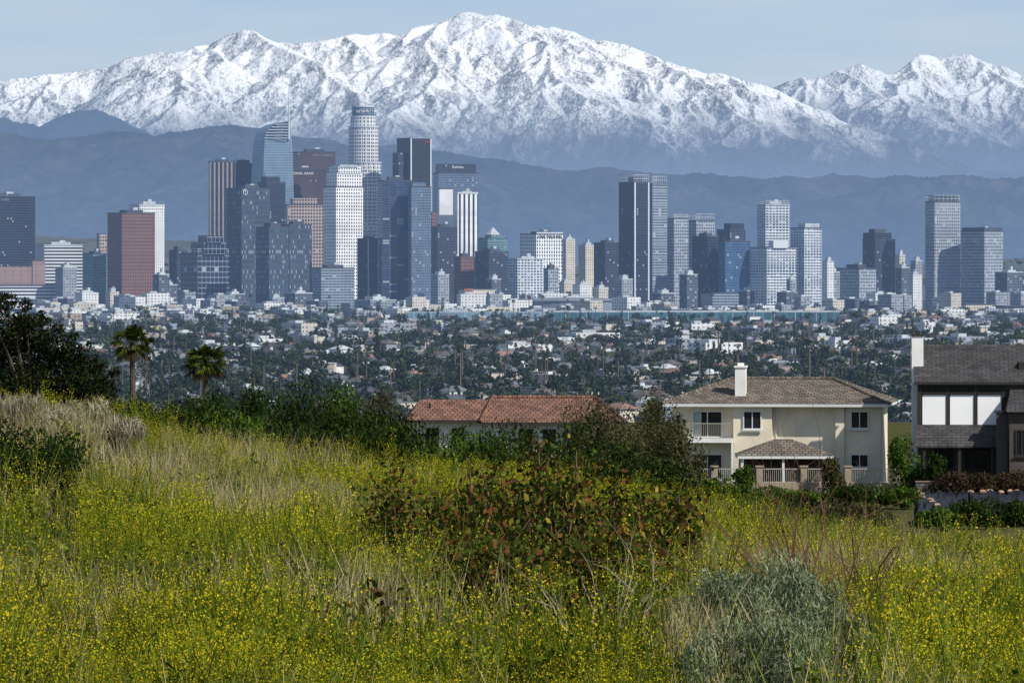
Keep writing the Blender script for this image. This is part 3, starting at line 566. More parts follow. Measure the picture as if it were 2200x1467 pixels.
# mid-rises filling between the towers
for i, (px, yt, wpx, cl_) in enumerate([(1780, 562, 26, 'white'), (1790, 585, 30, 'grey'), (1940, 575, 30, 'dark grey'), (1965, 590, 34, 'white'), (1935, 548, 22, 'cream'), (1700, 600, 20, 'grey'), (1250, 612, 40, 'white'), (1290, 618, 34, 'cream'), (1215, 606, 26, 'cream'), (2170, 585, 60, 'dark grey'), (345, 590, 36, 'dark grey'), (140, 575, 46, 'grey'), (240, 628, 30, 'cream'), (945, 590, 40, 'grey'), (640, 630, 60, 'dark grey'), (805, 645, 90, 'grey'), (1425, 630, 50, 'dark grey'), (350, 640, 44, 'white'), (185, 630, 50, 'white'), (2190, 640, 60, 'grey'), (360, 612, 40, 'dark grey'), (500, 632, 50, 'dark grey'), (590, 640, 40, 'grey'), (720, 640, 44, 'dark grey'), (1340, 600, 40, 'grey'), (1060, 600, 34, 'dark grey'), (1610, 625, 44, 'dark grey'), (1480, 590, 40, 'dark grey'), (2030, 640, 50, 'white'), (1970, 560, 26, 'grey')]):
    t = T('', px-wpx*.5, px-wpx*.1, px+wpx*.5, yt, 8480+i*9, lowm[cl_], 40, 'mid_rise_block', 'building', 2, group='mid-rise blocks between the towers')
    AUTO.append((t.root, f'{cl_} mid-rise block between skyline towers near {next(m for e, m in MARKS if px < e)}', px))
# ------------------------------------------------------------------ houses and trees of the flats
wallc = {'white': S(214, 214, 212), 'cream': S(188, 181, 167), 'grey': S(134, 140, 148), 'tan': S(146, 136, 124), 'pale blue': S(138, 154, 168), 'pink': S(170, 155, 148)}
roofc = {'grey': S(98, 102, 110), 'brown': S(88, 82, 80), 'white': S(178, 182, 186), 'orange': S(128, 98, 86), 'dark': S(64, 67, 76)}
WM = {k_: plain('stucco_'+k_.replace(' ', '_'), v, haze=HL, var=.15) for k_, v in wallc.items()}
RM = {k_: plain('roof_'+k_.replace(' ', '_'), v, haze=HL, var=.3) for k_, v in roofc.items()}
WIN = plain('dark_window', S(48, 54, 66), .2, haze=HL, var=.2)
def shape_wall(kind):
    mb = MB()
    if kind == 'flat': mb.box(-7, 7, -5, 5, 0, 6.4)
    elif kind == 'tall': mb.box(-6, 6, -4.5, 4.5, 0, 5.8)
    elif kind == 'ell': mb.box(-7, 7, -1, 5, 0, 3.1); mb.box(-6.6, -1, -5, -1, 0, 3.1)
    else: mb.box(-7, 7, -4.5, 4.5, 0, 3.1)
    return mb
def shape_roof(kind):
    mb = MB()
    if kind == 'flat': mb.box(-7.2, 7.2, -5.2, 5.2, 6.4, 6.7); mb.box(-3, 0, -1, 2, 6.7, 7.9)
    elif kind == 'tall': mb.hip(-6.7, 6.7, -5.2, 5.2, 5.8, 8.2, -2.6, 2.6)
    elif kind == 'ell': mb.gable(-7.6, 7.6, -1.7, 5.7, 3.1, 5.8); mb.face([(-7.2, -5.6, 3.1), (-3.8, -5.6, 5.4), (-3.8, 2, 5.4), (-7.2, 2, 3.1)]); mb.face([(-.4, 2, 3.1), (-3.8, 2, 5.4), (-3.8, -5.6, 5.4), (-.4, -5.6, 3.1)]); mb.face([(-7.2, -5.6, 3.1), (-.4, -5.6, 3.1), (-3.8, -5.6, 5.4)])
    elif kind == 'gable': mb.gable(-7.6, 7.6, -5.3, 5.3, 3.1, 6.0)
    else: mb.hip(-7.6, 7.6, -5.2, 5.2, 3.1, 5.9, -3, 3)
    return mb
KN = ['flat', 'tall', 'ell', 'gable', 'hip']; WC, RC = {}, {}
mb = MB(); mb.box(-.8, .8, -.06, .02, 0, 1.3); WINM = mb.mesh('window', [WIN])
mb = MB(); mb.box(-.4, .4, -.4, .4, 0, 3.4); CHM = mb.mesh('chimney', [RM['brown']])
spots = []; tries = 0
grid = {}
def free(x, y, r, key=22.0):
    i, j = int(x//key), int(y//key)
    for a in (-1, 0, 1):
        for b in (-1, 0, 1):
            for q in grid.get((i+a, j+b), []):
                if (q[0]-x)**2+(q[1]-y)**2 < r*r: return False
    return True
while len(spots) < 1350 and tries < 16000:
    tries += 1; px = random.uniform(-60, 2260); py = 675+(915-675)*random.random()**1.3
    Y = 65*F/(py-570); x = (px-1100)*Y/F
    if not free(x, Y, 15): continue
    if any(abs(x-a) < 24 and abs(Y-b) < 26 for a, b in used): continue
    grid.setdefault((int(x//22), int(Y//22)), []).append((x, Y)); spots.append((Y, x))
spots.sort(); stuffW, stuffR = {}, {}
for i, (Y, x) in enumerate(spots):
    kd = random.choice(KN) if Y < 5200 else random.choice(['flat', 'tall', 'gable', 'hip', 'hip']); wc = random.choice(['white', 'cream', 'cream', 'grey', 'grey', 'tan', 'tan', 'pale blue', 'pink']); rc = random.choice(['grey', 'grey', 'grey', 'brown', 'brown', 'brown', 'white', 'dark', 'dark', 'orange']) if kd != 'flat' else random.choice(['white', 'grey', 'grey'])
    rz = radians(random.choice([-52, 38, -52, 128])+random.uniform(-5, 5)); sc = random.uniform(.75, 1.15)
    if i < 300:
        root = empty('house', (x, Y, ZP), '', 'house', 'houses on the flats below the skyline', rz); root.scale = (sc, sc, random.uniform(.85, 1.1))
        auto(root, f'{wc} house, {rc} '+{'flat': 'flat', 'tall': 'hipped', 'ell': 'gabled', 'gable': 'gabled', 'hip': 'hipped'}[kd]+' roof', x, Y)
        if (kd, wc) not in WC: WC[kd, wc] = shape_wall(kd).mesh('wall', [WM[wc]])
        if (kd, rc) not in RC: RC[kd, rc] = shape_roof(kd).mesh('roof', [RM[rc]])
        link('wall', WC[kd, wc], root); rf = link('roof', RC[kd, rc], root)
        yf = {'flat': -5, 'tall': -4.5, 'ell': -1, 'gable': -4.5, 'hip': -4.5}[kd]
        for zz in ((1.0, 3.9) if kd in ('flat', 'tall') else (1.0,)):
            for xx in ((-4.2, 0, 4.2) if kd != 'ell' else (1.5, 4.8)):
                o = link('window', WINM, root); o.location = (xx, yf-.01, zz)
        if kd in ('gable', 'hip') and random.random() < .5: o = link('chimney', CHM, rf); o.location = (3, 1, 3.4)
    else:
        for dst, mb0, key in ((stuffW, shape_wall(kd), wc), (stuffR, shape_roof(kd), rc)):
            d = dst.setdefault(key, MB())
            for f_, fm in zip(mb0.f, mb0.m):
                d.face([((v[0]*cos(rz)-v[1]*sin(rz))*sc+x, (v[0]*sin(rz)+v[1]*cos(rz))*sc+Y, v[2]*sc+ZP) for v in (mb0.v[q] for q in f_)], 0)
big = MB(); mats = []
for dst, MM in ((stuffW, WM), (stuffR, RM)):
    for key, d in dst.items():
        for f_ in d.f: big.face([d.v[q] for q in f_], len(mats))
        mats.append(MM[key])
tag(big.build('distant_houses', mats), 'mass of tiny distant pale houses at the far side of the flats', 'houses', kind='stuff')
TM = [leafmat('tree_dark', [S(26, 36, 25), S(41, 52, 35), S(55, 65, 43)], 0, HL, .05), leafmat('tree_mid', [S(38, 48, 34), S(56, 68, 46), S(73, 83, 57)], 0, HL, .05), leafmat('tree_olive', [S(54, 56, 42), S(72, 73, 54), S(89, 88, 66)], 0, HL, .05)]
TRK = plain('bark_far', S(96, 84, 72), haze=HL)
def far_tree(kind, seed):
    rg = np.random.default_rng(seed)
    if kind == 'round':
        h = 7; lumps = [((rg.normal()*1.8, rg.normal()*1.8, h*(.35+.45*rg.random())), (1.6+rg.random()*1.2, 1.6+rg.random()*1.2, 1.2+.9*rg.random())) for _ in range(6)]; n, ls = 120, 1.4
    elif kind == 'tall':
        lumps = [((rg.normal()*.6, rg.normal()*.6, 2.2+i*1.5), (1.6-.15*i, 1.6-.15*i, 1.4)) for i in range(7)]; n, ls = 120, 1.2
    else:
        h = 14+rg.random()*4; lumps = [((0, 0, h), (1.6, 1.6, 1.1))]; n, ls = 46, 1.5
    V = leafcloud(rg, lumps, n, ls, .75 if kind != 'palm' else .3, .5, (.4, 1.05)); mi = [0]*n
    th = lumps[0][0][2] if kind == 'palm' else 4; r = .3
    for a in range(4):
        x0, y0, x1, y1 = cos(a*pi/2)*r, sin(a*pi/2)*r, cos((a+1)*pi/2)*r, sin((a+1)*pi/2)*r
        V = np.vstack([V, [(x0, y0, 0), (x1, y1, 0), (x1*.7, y1*.7, th), (x0*.7, y0*.7, th)]]); mi.append(1)
    return V, np.array(mi)
var = []
for j, (kd, mt) in enumerate([('round', 0), ('round', 0), ('round', 1), ('round', 1), ('round', 2), ('tall', 0), ('tall', 1), ('palm', 1)]):
    V, mi = far_tree(kd, 100+j); var.append((kd, mt, V, mi, mesh_np(kd+'_tree', V, quads(V), [TM[mt], TRK], mi)))
tsp = []
for Y, x in spots:                       # street and garden trees standing by the houses
    for _ in range(2):
        if random.random() < .58:
            xx, yy = x+random.uniform(-12, 12), Y-random.uniform(8, 15)
            if free(xx, yy, 7): tsp.append((yy, xx))
tries = 0
while len(tsp) < 4300 and tries < 24000:
    tries += 1; px = random.uniform(-60, 2260); py = 674+(915-674)*random.random()**1.1
    Y = 65*F/(py-570); x = (px-1100)*Y/F
    if fbm(np.array([x/160+50]), np.array([Y/420+5]), 17, 3)[0] < .33: continue
    if not free(x, Y, 8.5): continue
    if any(abs(x-a) < 24 and abs(Y-b) < 24 for a, b in used): continue
    tsp.append((Y, x))
tsp.sort(); acc = {0: [], 1: [], 2: []}; accm = {0: [], 1: [], 2: []}
DN = {('round', 0): 'dark green round tree', ('round', 1): 'mid green round tree', ('round', 2): 'olive round tree', ('tall', 0): 'dark green slender tree', ('tall', 1): 'mid green slender tree', ('palm', 1): 'thin tall palm'}
for i, (Y, x) in enumerate(tsp):
    kd, mt, V, mi, me = random.choices(var, [3, 3, 3, 2, 1.5, 1, 1, 1.0])[0]; rz = random.uniform(0, 6.3); sc = random.uniform(.6, 1.1)+random.random()**3*.8
    if i < 300:
        o = link('palm_tree' if kd == 'palm' else 'tree', me); o.location = (x, Y, ZP); o.rotation_euler = (0, 0, rz); o.scale = (sc*1.1, sc*1.1, sc)
        tag(o, '', 'tree', 'trees among the houses on the flats'); auto(o, DN[kd, mt], x, Y)
    else:
        c_, s_ = cos(rz)*sc, sin(rz)*sc
        acc[mt].append(np.stack([V[:, 0]*c_-V[:, 1]*s_+x, V[:, 0]*s_+V[:, 1]*c_+Y, V[:, 2]*sc+ZP], 1)); accm[mt].append(mi)
# wooded low hills behind the left towers
for i in range(170):
    px = random.choice([random.uniform(60, 480), random.uniform(1950, 2240), random.uniform(-20, 2240)]); Y = random.uniform(10900, 11950); x = (px-1100)*Y/F
    kd, mt, V, mi, me = var[random.randrange(5)]; sc = random.uniform(.9, 1.9); zb = -70+(np.interp(px, [0, 400, 700, 1900, 2200], [118, 100, 80, 60, 90]))*max(0, 1-(12000-Y)/1300)
    acc[mt].append(np.stack([V[:, 0]*sc+x, V[:, 1]*sc+Y, V[:, 2]*sc+zb], 1)); accm[mt].append(mi)
V = np.vstack([a for m_ in range(3) for a in acc[m_]])
mi = np.concatenate([np.where(a == 1, 3, m_) for m_ in range(3) for a in accm[m_]])
tag(link('distant_trees', mesh_np('distant_trees', V, quads(V), TM+[TRK], mi)), 'mass of dark green tree crowns between the far houses of the flats', 'trees', kind='stuff')
finish_labels()
# ------------------------------------------------------------------ near houses
def bars(mb, x0, x1, z0, z1, w, y0, y1, mid=0):
    mb.box(x0, x1, y0, y1, z0, z0+w); mb.box(x0, x1, y0, y1, z1-w, z1); mb.box(x0, x0+w, y0, y1, z0+w, z1-w); mb.box(x1-w, x1, y0, y1, z0+w, z1-w)
    for i in range(mid):
        c_ = x0+(x1-x0)*(i+1)/(mid+1); mb.box(c_-w*.4, c_+w*.4, y0+.01, y1-.01, z0+w, z1-w)
GLS = plain('window_glass', S(30, 35, 44), .08, var=.3, scale=.8); FRW = plain('white_frame', (.68, .68, .66, 1), .5, var=.06)
CRM = plain('cream_stucco_near', S(226, 215, 192), .9, var=.12, scale=.6, bump=.05); STW = plain('white_stucco_near', (.80, .79, .76, 1), .9, var=.08, scale=.6)
TIM = plain('dark_timber', S(40, 35, 32), .7, var=.2, scale=2); BRN = plain('brown_siding', S(72, 65, 59), .8, var=.2, scale=1.5)
T_G = tilemat('grey_brown_tiles', S(122, 111, 98), S(92, 85, 76), S(52, 47, 42), .4, .34); T_D = tilemat('dark_shingles', S(70, 67, 68), S(50, 48, 50), S(32, 31, 32), .6, .28); T_R = tilemat('terracotta_tiles', S(136, 96, 78), S(104, 74, 61), S(58, 40, 34), .34, .46)
IRON = plain('pale_railing', S(168, 163, 152), .6, var=.1); PIL = plain('pillar_stucco', S(150, 138, 118), .9, var=.15, scale=2)
CURT = plain('curtain', S(150, 165, 165), .8, var=.2, scale=1)
def window(root, x0, x1, z0, z1, y, mid=1, fm=None, cur=False):
    mb = MB(); bars(mb, x0, x1, z0, z1, .075, y-.10, y-.005, mid); f = mb.build('window', [fm or FRW], root)
    mb = MB(); mb.box(x0+.05, x1-.05, y-.03, y-.006, z0+.05, z1-.05); mb.build('pane', [GLS], f)
    mb = MB(); mb.box(x0-.08, x1+.08, y-.2, y-.105, z0-.1, z0-.005); mb.build('sill', [fm or FRW], f)
    if cur: mb = MB(); mb.box(x0+.1, x0+(x1-x0)*.3, y-.045, y-.032, z0+.1, z1-.1); mb.build('curtain', [CURT], f)
def railing(x0, x1, y, z0, z1, n, m, r=.02):
    mb = MB(); mb.box(x0, x1, y-.03, y+.03, z1-.06, z1); mb.box(x0, x1, y-.025, y+.025, z0, z0+.05)
    for i in range(n):
        x = x0+(x1-x0)*(i+.5)/n; mb.box(x-r, x+r, y-r, y+r, z0+.05, z1-.06)
    return mb
s = 396/F; P = at(1680, 1040, 396)
root = empty('cream_house', P, 'two-storey cream stucco house with grey tiled hip roof and white chimney', 'house', rz=radians(-7))
lx = lambda px: (px-1680)*s
lz = lambda py: (1040-py)*s
mb = MB(); mb.box(lx(1445), lx(1892), 0, 8, -1, lz(871)); mb.build('wall', [CRM], root)
mb = MB(); mb.box(lx(1577), lx(1660), -.7, -.003, -1, lz(871)); mb.build('bay', [CRM], root)
mb = MB(); mb.box(lx(1796), lx(1815), -.55, -.003, -1, lz(871)); mb.build('pilaster', [CRM], root)
mb = MB(); mb.box(lx(1815.2), lx(1893), -.3, -.003, -1, lz(871)); mb.build('wing', [CRM], root)
mb = MB(); mb.hip(lx(1424), lx(1912), -1.2, 9, lz(866), lz(816), lx(1562), lx(1782)); rf = mb.build('roof', [T_G], root)
mb = MB(); mb.box(lx(1426), lx(1911), -1.18, -1.1, lz(873), lz(866)-.01); mb.box(lx(1426), lx(1426)+.08, -1.1, 8.9, lz(873), lz(866)-.01); mb.box(lx(1911)-.08, lx(1911), -1.1, 8.9, lz(873), lz(866)-.01); mb.build('fascia', [FRW], root)
mb = MB(); mb.box(lx(1428), lx(1909), -1.09, 8.8, lz(871)+.003, lz(869)); mb.build('soffit', [STW], root)
mb = MB()
mb.tube([(lx(1562), 3.9, lz(815.5)), (lx(1782), 3.9, lz(815.5))], [.13, .13], 6)
for xx, rx in ((1424, 1562), (1912, 1782)):
    for yy in (-1.2, 9): mb.tube([(lx(xx), yy, lz(865.5)), (lx(rx), 3.9, lz(815.5))], [.11, .11], 6)
mb.build('ridge_tiles', [T_G], rf)
mb = MB(); mb.box(lx(1578), lx(1601), .3, 1.1, lz(865), lz(790)); ch = mb.build('chimney', [STW], root)
mb = MB(); mb.box(lx(1576), lx(1603), .22, 1.18, lz(790), lz(786)); mb.box(lx(1583), lx(1596), .5, .9, lz(786), lz(780)); mb.build('cap', [STW], ch)
window(root, lx(1487), lx(1552), lz(940), lz(883), 0, 1, cur=True); window(root, lx(1598), lx(1638), lz(922), lz(882), -.7); window(root, lx(1828), lx(1867), lz(920), lz(882), -.3)
window(root, lx(1487), lx(1552), lz(1030), lz(975), 0, 1); window(root, lx(1828), lx(1867), lz(1003), lz(974), -.3); window(root, lx(1448), lx(1464), lz(940), lz(890), 0, 0)
mb = MB(); mb.box(lx(1472), lx(1576), -1.35, -.004, lz(950), lz(941)); bl = mb.build('balcony', [STW], root)
mb = railing(lx(1474), lx(1575), -1.28, lz(941), lz(908), 24, IRON, .014); 
mb.build('railing', [IRON], bl)
mb = MB(); mb.box(lx(1574), lx(1578), -1.3, -1.2, -1, lz(950)); mb.build('post', [STW], bl)
mb = MB(); mb.tube([(lx(1668), -.06, 0), (lx(1668), -.06, lz(873))], [.05, .05], 6); mb.build('downpipe', [FRW], root)
# gazebo
P = at(1684, 1040, 391); s = 391/F; root = empty('garden_gazebo', P, 'small tiled gazebo roof on white posts in front of the cream house', 'gazebo')
lx = lambda px: (px-1684)*s
mb = MB(); mb.hip(lx(1580), lx(1790), -2.2, 2.4, lz(976), lz(943), lx(1664), lx(1700)); mb.build('roof', [T_G], root)
mb = MB(); mb.box(lx(1582), lx(1788), -2.17, -2.05, lz(983), lz(976)-.01); mb.box(lx(1582), lx(1582)+.1, -2.05, 2.3, lz(983), lz(976)-.01); mb.box(lx(1788)-.1, lx(1788), -2.05, 2.3, lz(983), lz(976)-.01); mb.build('fascia', [FRW], root)
for xx in (1592, 1680, 1778):
    for yy in (-1.9, 2.0): mb = MB(); mb.box(lx(xx)-.08, lx(xx)+.08, yy-.08, yy+.08, -.2, lz(983)); mb.build('post', [FRW], root)
mb = MB(); mb.box(lx(1600), lx(1770), 1.2, 1.9, 0, 1.7); mb.build('bench_wall', [BRN], root)
# fence
P = at(1700, 1040, 385.5); s = 385.5/F; root = empty('picket_fence', P, 'pale metal picket fence with stucco pillars before the cream house', 'fence'); lx = lambda px: (px-1700)*s
px_ = [1440, 1535, 1632, 1727, 1822, 1926]
for a in px_:
    mb = MB(); mb.box(lx(a-7), lx(a+7), -.22, .22, -.6, lz(1003)); q = mb.build('pillar', [PIL], root)
    mb = MB(); mb.box(lx(a-9), lx(a+9), -.28, .28, lz(1003), lz(1000)); mb.build('cap', [PIL], q)
for a, b in zip(px_[:-1], px_[1:]): railing(lx(a+8.2), lx(b-8.2), 0, lz(1036), lz(1006), 18, IRON, .014).build('panel', [IRON], root)
mb = MB(); mb.box(lx(1448.2), lx(1918), -.15, .15, -.8, lz(1036.5)); mb.build('base_wall', [PIL], root)
P = at(1947, 1040, 386); root = empty('wooden_gate', P, 'small brown wooden gate at the right end of the picket fence', 'gate')
mb = MB()
for i in range(8): mb.box(-.42+i*.11, -.32+i*.11, 0, .05, 0, 1.0+.05*(i % 2))
mb.build('board_panel', [BRN], root); mb = MB(); mb.box(-.5, -.43, -.02, .08, 0, 1.2); mb.box(.47, .54, -.02, .08, 0, 1.2); mb.build('gate_frame', [TIM], root)
# half-timbered house
s = 388/F; P = at(2060, 1012, 388); root = empty('half_timbered_house', P, 'white panelled house with dark timbers and dark shingle roof at right edge', 'house', rz=radians(-3))
lx = lambda px: (px-2060)*s
lz = lambda py: (1012-py)*s
mb = MB(); mb.box(lx(1972), lx(2290), 0, 8, -1.5, lz(822)); mb.build('wall', [BRN], root)
mb = MB(); mb.gable(lx(1964), lx(2296), -.4, 9, lz(822), lz(742), 0, 1); rf = mb.build('roof', [T_D, STW], root)
mb = MB(); mb.box(lx(1964), lx(2296), -.46, -.403, lz(826), lz(820)); mb.build('fascia', [TIM], root)
mb = MB(); mb.box(lx(1960), lx(1985), 1.6, 2.5, -1, lz(722)); ch = mb.build('chimney', [STW], root)
mb = MB(); mb.box(lx(1958), lx(1987), 1.5, 2.6, lz(722), lz(718)); mb.box(lx(1967), lx(1978), 1.8, 2.3, lz(718), lz(711)); mb.build('cap', [TIM], ch)
PLA = plain('bright_plaster', (.92, .92, .91, 1), .9, var=.04)
for a, b in ((1982, 2034), (2040, 2093), (2099, 2152)):
    mb = MB(); mb.box(lx(a), lx(b), -.10, -.003, lz(912), lz(846)); mb.build('plaster_panel', [PLA], root)
for a, b in ((1985, 2032), (2043, 2090), (2102, 2150)): window(root, lx(a), lx(b), lz(843), lz(828), -.02, 2, TIM)
for a in (1977, 2037, 2096, 2155): mb = MB(); mb.box(lx(a-4.2), lx(a+4.2), -.15, -.004, lz(914), lz(826)); mb.build('timber', [TIM], root)
mb = MB(); mb.box(lx(1981.5), lx(2150.5), -.13, -.005, lz(848), lz(843.5)); mb.build('timber', [TIM], root)
mb = MB(); mb.slope([(lx(1966), -1.9, lz(956)), (lx(2142), -1.9, lz(956)), (lx(2142), -.16, lz(913)), (lx(1966), -.16, lz(913))]); mb.box(lx(1966), lx(2142), -1.93, -1.85, lz(960), lz(956)); mb.build('pent_roof', [T_D], root)
for a in (1985, 2060, 2130): mb = MB(); mb.box(lx(a-3), lx(a+3), -1.8, -1.6, -1, lz(960)); mb.build('post', [TIM], root)
window(root, lx(2000), lx(2050), lz(1008), lz(965), -.02, 2, TIM); window(root, lx(2070), lx(2125), lz(1008), lz(965), -.02, 2, TIM)
mb = MB(); mb.box(lx(2165), lx(2300), -3.2, -.005, -1.5, lz(880)); mb.build('wing', [BRN], root)
mb = MB(); mb.slope([(lx(2158), -3.7, lz(882)), (lx(2305), -3.7, lz(882)), (lx(2305), -.16, lz(835)), (lx(2170), -.16, lz(835))]); mb.face([(lx(2158), -3.7, lz(882)), (lx(2170), -.16, lz(835)), (lx(2158), -.16, lz(882))]); mb.build('wing_roof', [T_D], root)
window(root, lx(2178), lx(2204), lz(975), lz(920), -3.2, 1, TIM)
mb = MB(); mb.box(lx(2138), lx(2162), -2.6, -1.95, -1, lz(885)); ch = mb.build('chimney', [BRN], root); mb = MB(); mb.box(lx(2135), lx(2165), -2.68, -1.87, lz(885), lz(880)); mb.build('cap', [TIM], ch)
mb = MB(); mb.box(lx(2190), lx(2215), 1.2, 2.2, lz(810), lz(778)); mb.build('dormer', [TIM], root)
# garden retaining wall and plastic sheets on the slope
P = at(2110, 1045, 381); root = empty('garden_wall', P, 'low grey block retaining wall below the half-timbered house', 'wall')
mb = MB(); mb.box(-4.3, 6, 0, .3, -1.2, .3); mb.build('block_course', [tilemat('grey_blocks', S(104, 98, 93), S(86, 82, 79), S(58, 55, 53), .4, .2)], root); mb = MB(); mb.box(-4.35, 6, -.05, .35, .3, .36); mb.build('coping', [plain('pinkish_coping', S(140, 116, 100))], root)
TARP = plain('black_plastic', S(30, 34, 44), .5, var=.4, scale=2.5, bump=.3, spec=.2); SAND = plain('sandbag', S(164, 132, 110), .9, var=.25, scale=4)
for j, (x0, x1, lab) in enumerate(((1972, 2080, 'crumpled black plastic sheet on the slope below the garden wall, left sheet'), (2084, 2240, 'crumpled black plastic sheet on the slope below the garden wall, right sheet'))):
    V = []; nx_, ny_ = 26, 14
    for b in range(ny_):
        for a in range(nx_):
            Y = 379.5-b*2.6; x = ((x0+(x1-x0)*a/(nx_-1))-1100)*Y/F; V.append((x, Y, float(hill(x, Y))+.12+.45*float(vnoise(np.array([a*.7]), np.array([b*.8+j*9]), 5)[0])))
    idx = np.arange(nx_*ny_).reshape(ny_, nx_); Q = np.stack([idx[:-1, 1:], idx[:-1, :-1], idx[1:, :-1], idx[1:, 1:]], -1).reshape(-1, 4)
    tag(link('plastic_sheet', mesh_np('plastic_sheet', V, Q, TARP)), lab, 'sheet')
for i in range(12):
    px = 1968+i*(20 if i > 5 else 9)+random.uniform(-6, 6); Y = 378.5+random.uniform(-1, .5) if i > 5 else 378-i*3.0; x = (px-1100)*Y/F
    mb = MB(); mb.tube([(-.22, 0, .02), (-.16, 0, .06), (0, .02, .08), (.16, 0, .06), (.22, 0, .02)], [.03, .10, .12, .10, .03], 7); o = mb.build('sandbag', [SAND]); o.location = (x, Y, float(hill(x, Y))+.36); o.rotation_euler = (0, 0, random.uniform(-.9, .9))
    tag(o, f'pale sandbag on the black plastic sheet, {ORD[i]} from the left end of the line', 'sandbag', 'sandbags holding the plastic sheets')
# tile roofed house
s = 402/F; P = at(1100, 1041, 402); root = empty('tile_roofed_house', P, 'white house under a long low terracotta tiled roof behind the shrubs', 'house', rz=radians(2)); lx = lambda px: (px-1100)*s
lz = lambda py: (1041-py)*s
mb = MB(); mb.box(lx(1045), lx(1320), 0, 8, -1, lz(909)); mb.build('wall', [STW], root)
mb = MB(); mb.hip(lx(1030), lx(1345), -1, 9, lz(907), lz(857), lx(1062), lx(1285)); rf = mb.build('roof', [T_R], root)
mb = MB(); mb.box(lx(890), lx(1044.5), 1.2, 7, -1, lz(905)); mb.build('wing', [STW], root)
mb = MB(); mb.hip(lx(872), lx(1100), .2, 8, lz(903), lz(861), lx(905), lx(1060)); mb.build('wing_roof', [T_R], root)
mb = MB(); mb.box(lx(1032), lx(1343), -1.06, -1.003, lz(912), lz(906)); mb.box(lx(874), lx(1030), .14, .197, lz(908), lz(902)); mb.build('eave_board', [TIM], root)
mb = MB(); mb.tube([(lx(1062), 4, lz(856)), (lx(1285), 4, lz(856))], [.13, .13], 6)
for xx, rx in ((1030, 1062), (1345, 1285)): mb.tube([(lx(xx), -1, lz(906)), (lx(rx), 4, lz(856))], [.12, .12], 6)
mb.build('ridge_tiles', [T_R], rf)
for a in (1130, 1180, 1240, 1300): window(root, lx(a-14), lx(a+14), lz(965), lz(922), 0, 1, TIM)
for a in (930, 985): window(root, lx(a-14), lx(a+14), lz(960), lz(920), 1.2, 1, TIM)
mb = MB(); mb.tube([(lx(925), 2.5, lz(885)), (lx(925), 2.5, lz(868))], [.08, .08], 6); mb.build('vent_pipe', [TIM], rf)
# ------------------------------------------------------------------ near vegetation
BARK = plain('bark', S(70, 60, 50), .9, var=.3, scale=6); TWIG = plain('reddish_twig', S(98, 62, 50), .9, var=.3, scale=6); GREYT = plain('grey_twig', S(166, 152, 132), .9, var=.25, scale=6); RTW = plain('brown_twig', S(112, 84, 66), .9, var=.3, scale=6)
LM = dict(dark=leafmat('coyote_leaf', [S(20, 31, 13), S(36, 51, 21), S(57, 75, 31)], .15, 0, .8, .45), bright=leafmat('bright_leaf', [S(34, 52, 16), S(58, 80, 27), S(88, 110, 42)], .2, 0, .8), tree=leafmat('tree_leaf', [S(15, 21, 10), S(28, 36, 16), S(48, 53, 26)], .1, 0, .8),
          olive=leafmat('olive_leaf', [S(42, 44, 27), S(66, 66, 42), S(92, 90, 62)], .2, 0, .8), sage=leafmat('sage_leaf', [S(74, 88, 60), S(108, 120, 88), S(146, 154, 124)], .15, 0, 1.8, .5), rust=leafmat('rust_leaf', [S(34, 46, 16), S(56, 70, 25), S(74, 88, 32), S(104, 66, 40), S(48, 62, 22), S(88, 100, 40), S(64, 78, 28), S(130, 80, 52), S(70, 84, 30), S(40, 50, 20), S(146, 132, 52)], .3, 0, 1.2, .5),
          dry=leafmat('dry_leaf', [S(112, 104, 84), S(146, 138, 114), S(182, 174, 148)], .2), flower=leafmat('pink_flower', [S(58, 46, 40), S(34, 46, 20), S(88, 62, 56), S(46, 58, 27)], .2))
def plant(name, label, cat, px, Y, wpx, hpx, mat, n, ls, seed, nl=9, asp=.45, jit=.7, up=.3, bark=BARK, stems=7, group=None, zoff=0, shell=(.35, 1.05), low=.18, rl=.14):
    rg = np.random.default_rng(seed); k = Y/F; x = (px-1100)*k; z = float(hill(x, Y))+zoff; w, h = wpx*k, hpx*k
    root = empty(name, (x, Y, z), label, cat, group); lumps = []
    for i in range(nl):
        a = rg.random()*6.28; rr = np.sqrt(rg.random())*.38; zz = low+(.82-low)*rg.random()*(1-.7*rr)
        lumps.append(((cos(a)*rr*w, sin(a)*rr*w, h*zz), (w*(rl+.12*rg.random()), w*(rl+.12*rg.random()), h*(rl+.10*rg.random()))))
    V = leafcloud(rg, lumps, n, ls, asp, jit, shell, up)
    f = h/np.percentile(V[:, 2], 99.3); V[:, 2] *= f
    link('foliage', mesh_np('foliage', V, quads(V), LM[mat]), root)
    for i in range(stems):
        c_ = lumps[i % nl][0]; mb = MB(); r = max(.008, .010*min(h, 2.2))
        mb.tube([(c_[0]*.1, c_[1]*.1, -.2), (c_[0]*.5+rg.normal()*.03, c_[1]*.5, c_[2]*.5*f), (c_[0], c_[1], c_[2]*f), (c_[0]*1.1+rg.normal()*.1*w, c_[1], (c_[2]+h*.16)*f)], [r*1.6, r, r*.7, r*.25], 5); mb.build('stem', [bark], root)
    return root
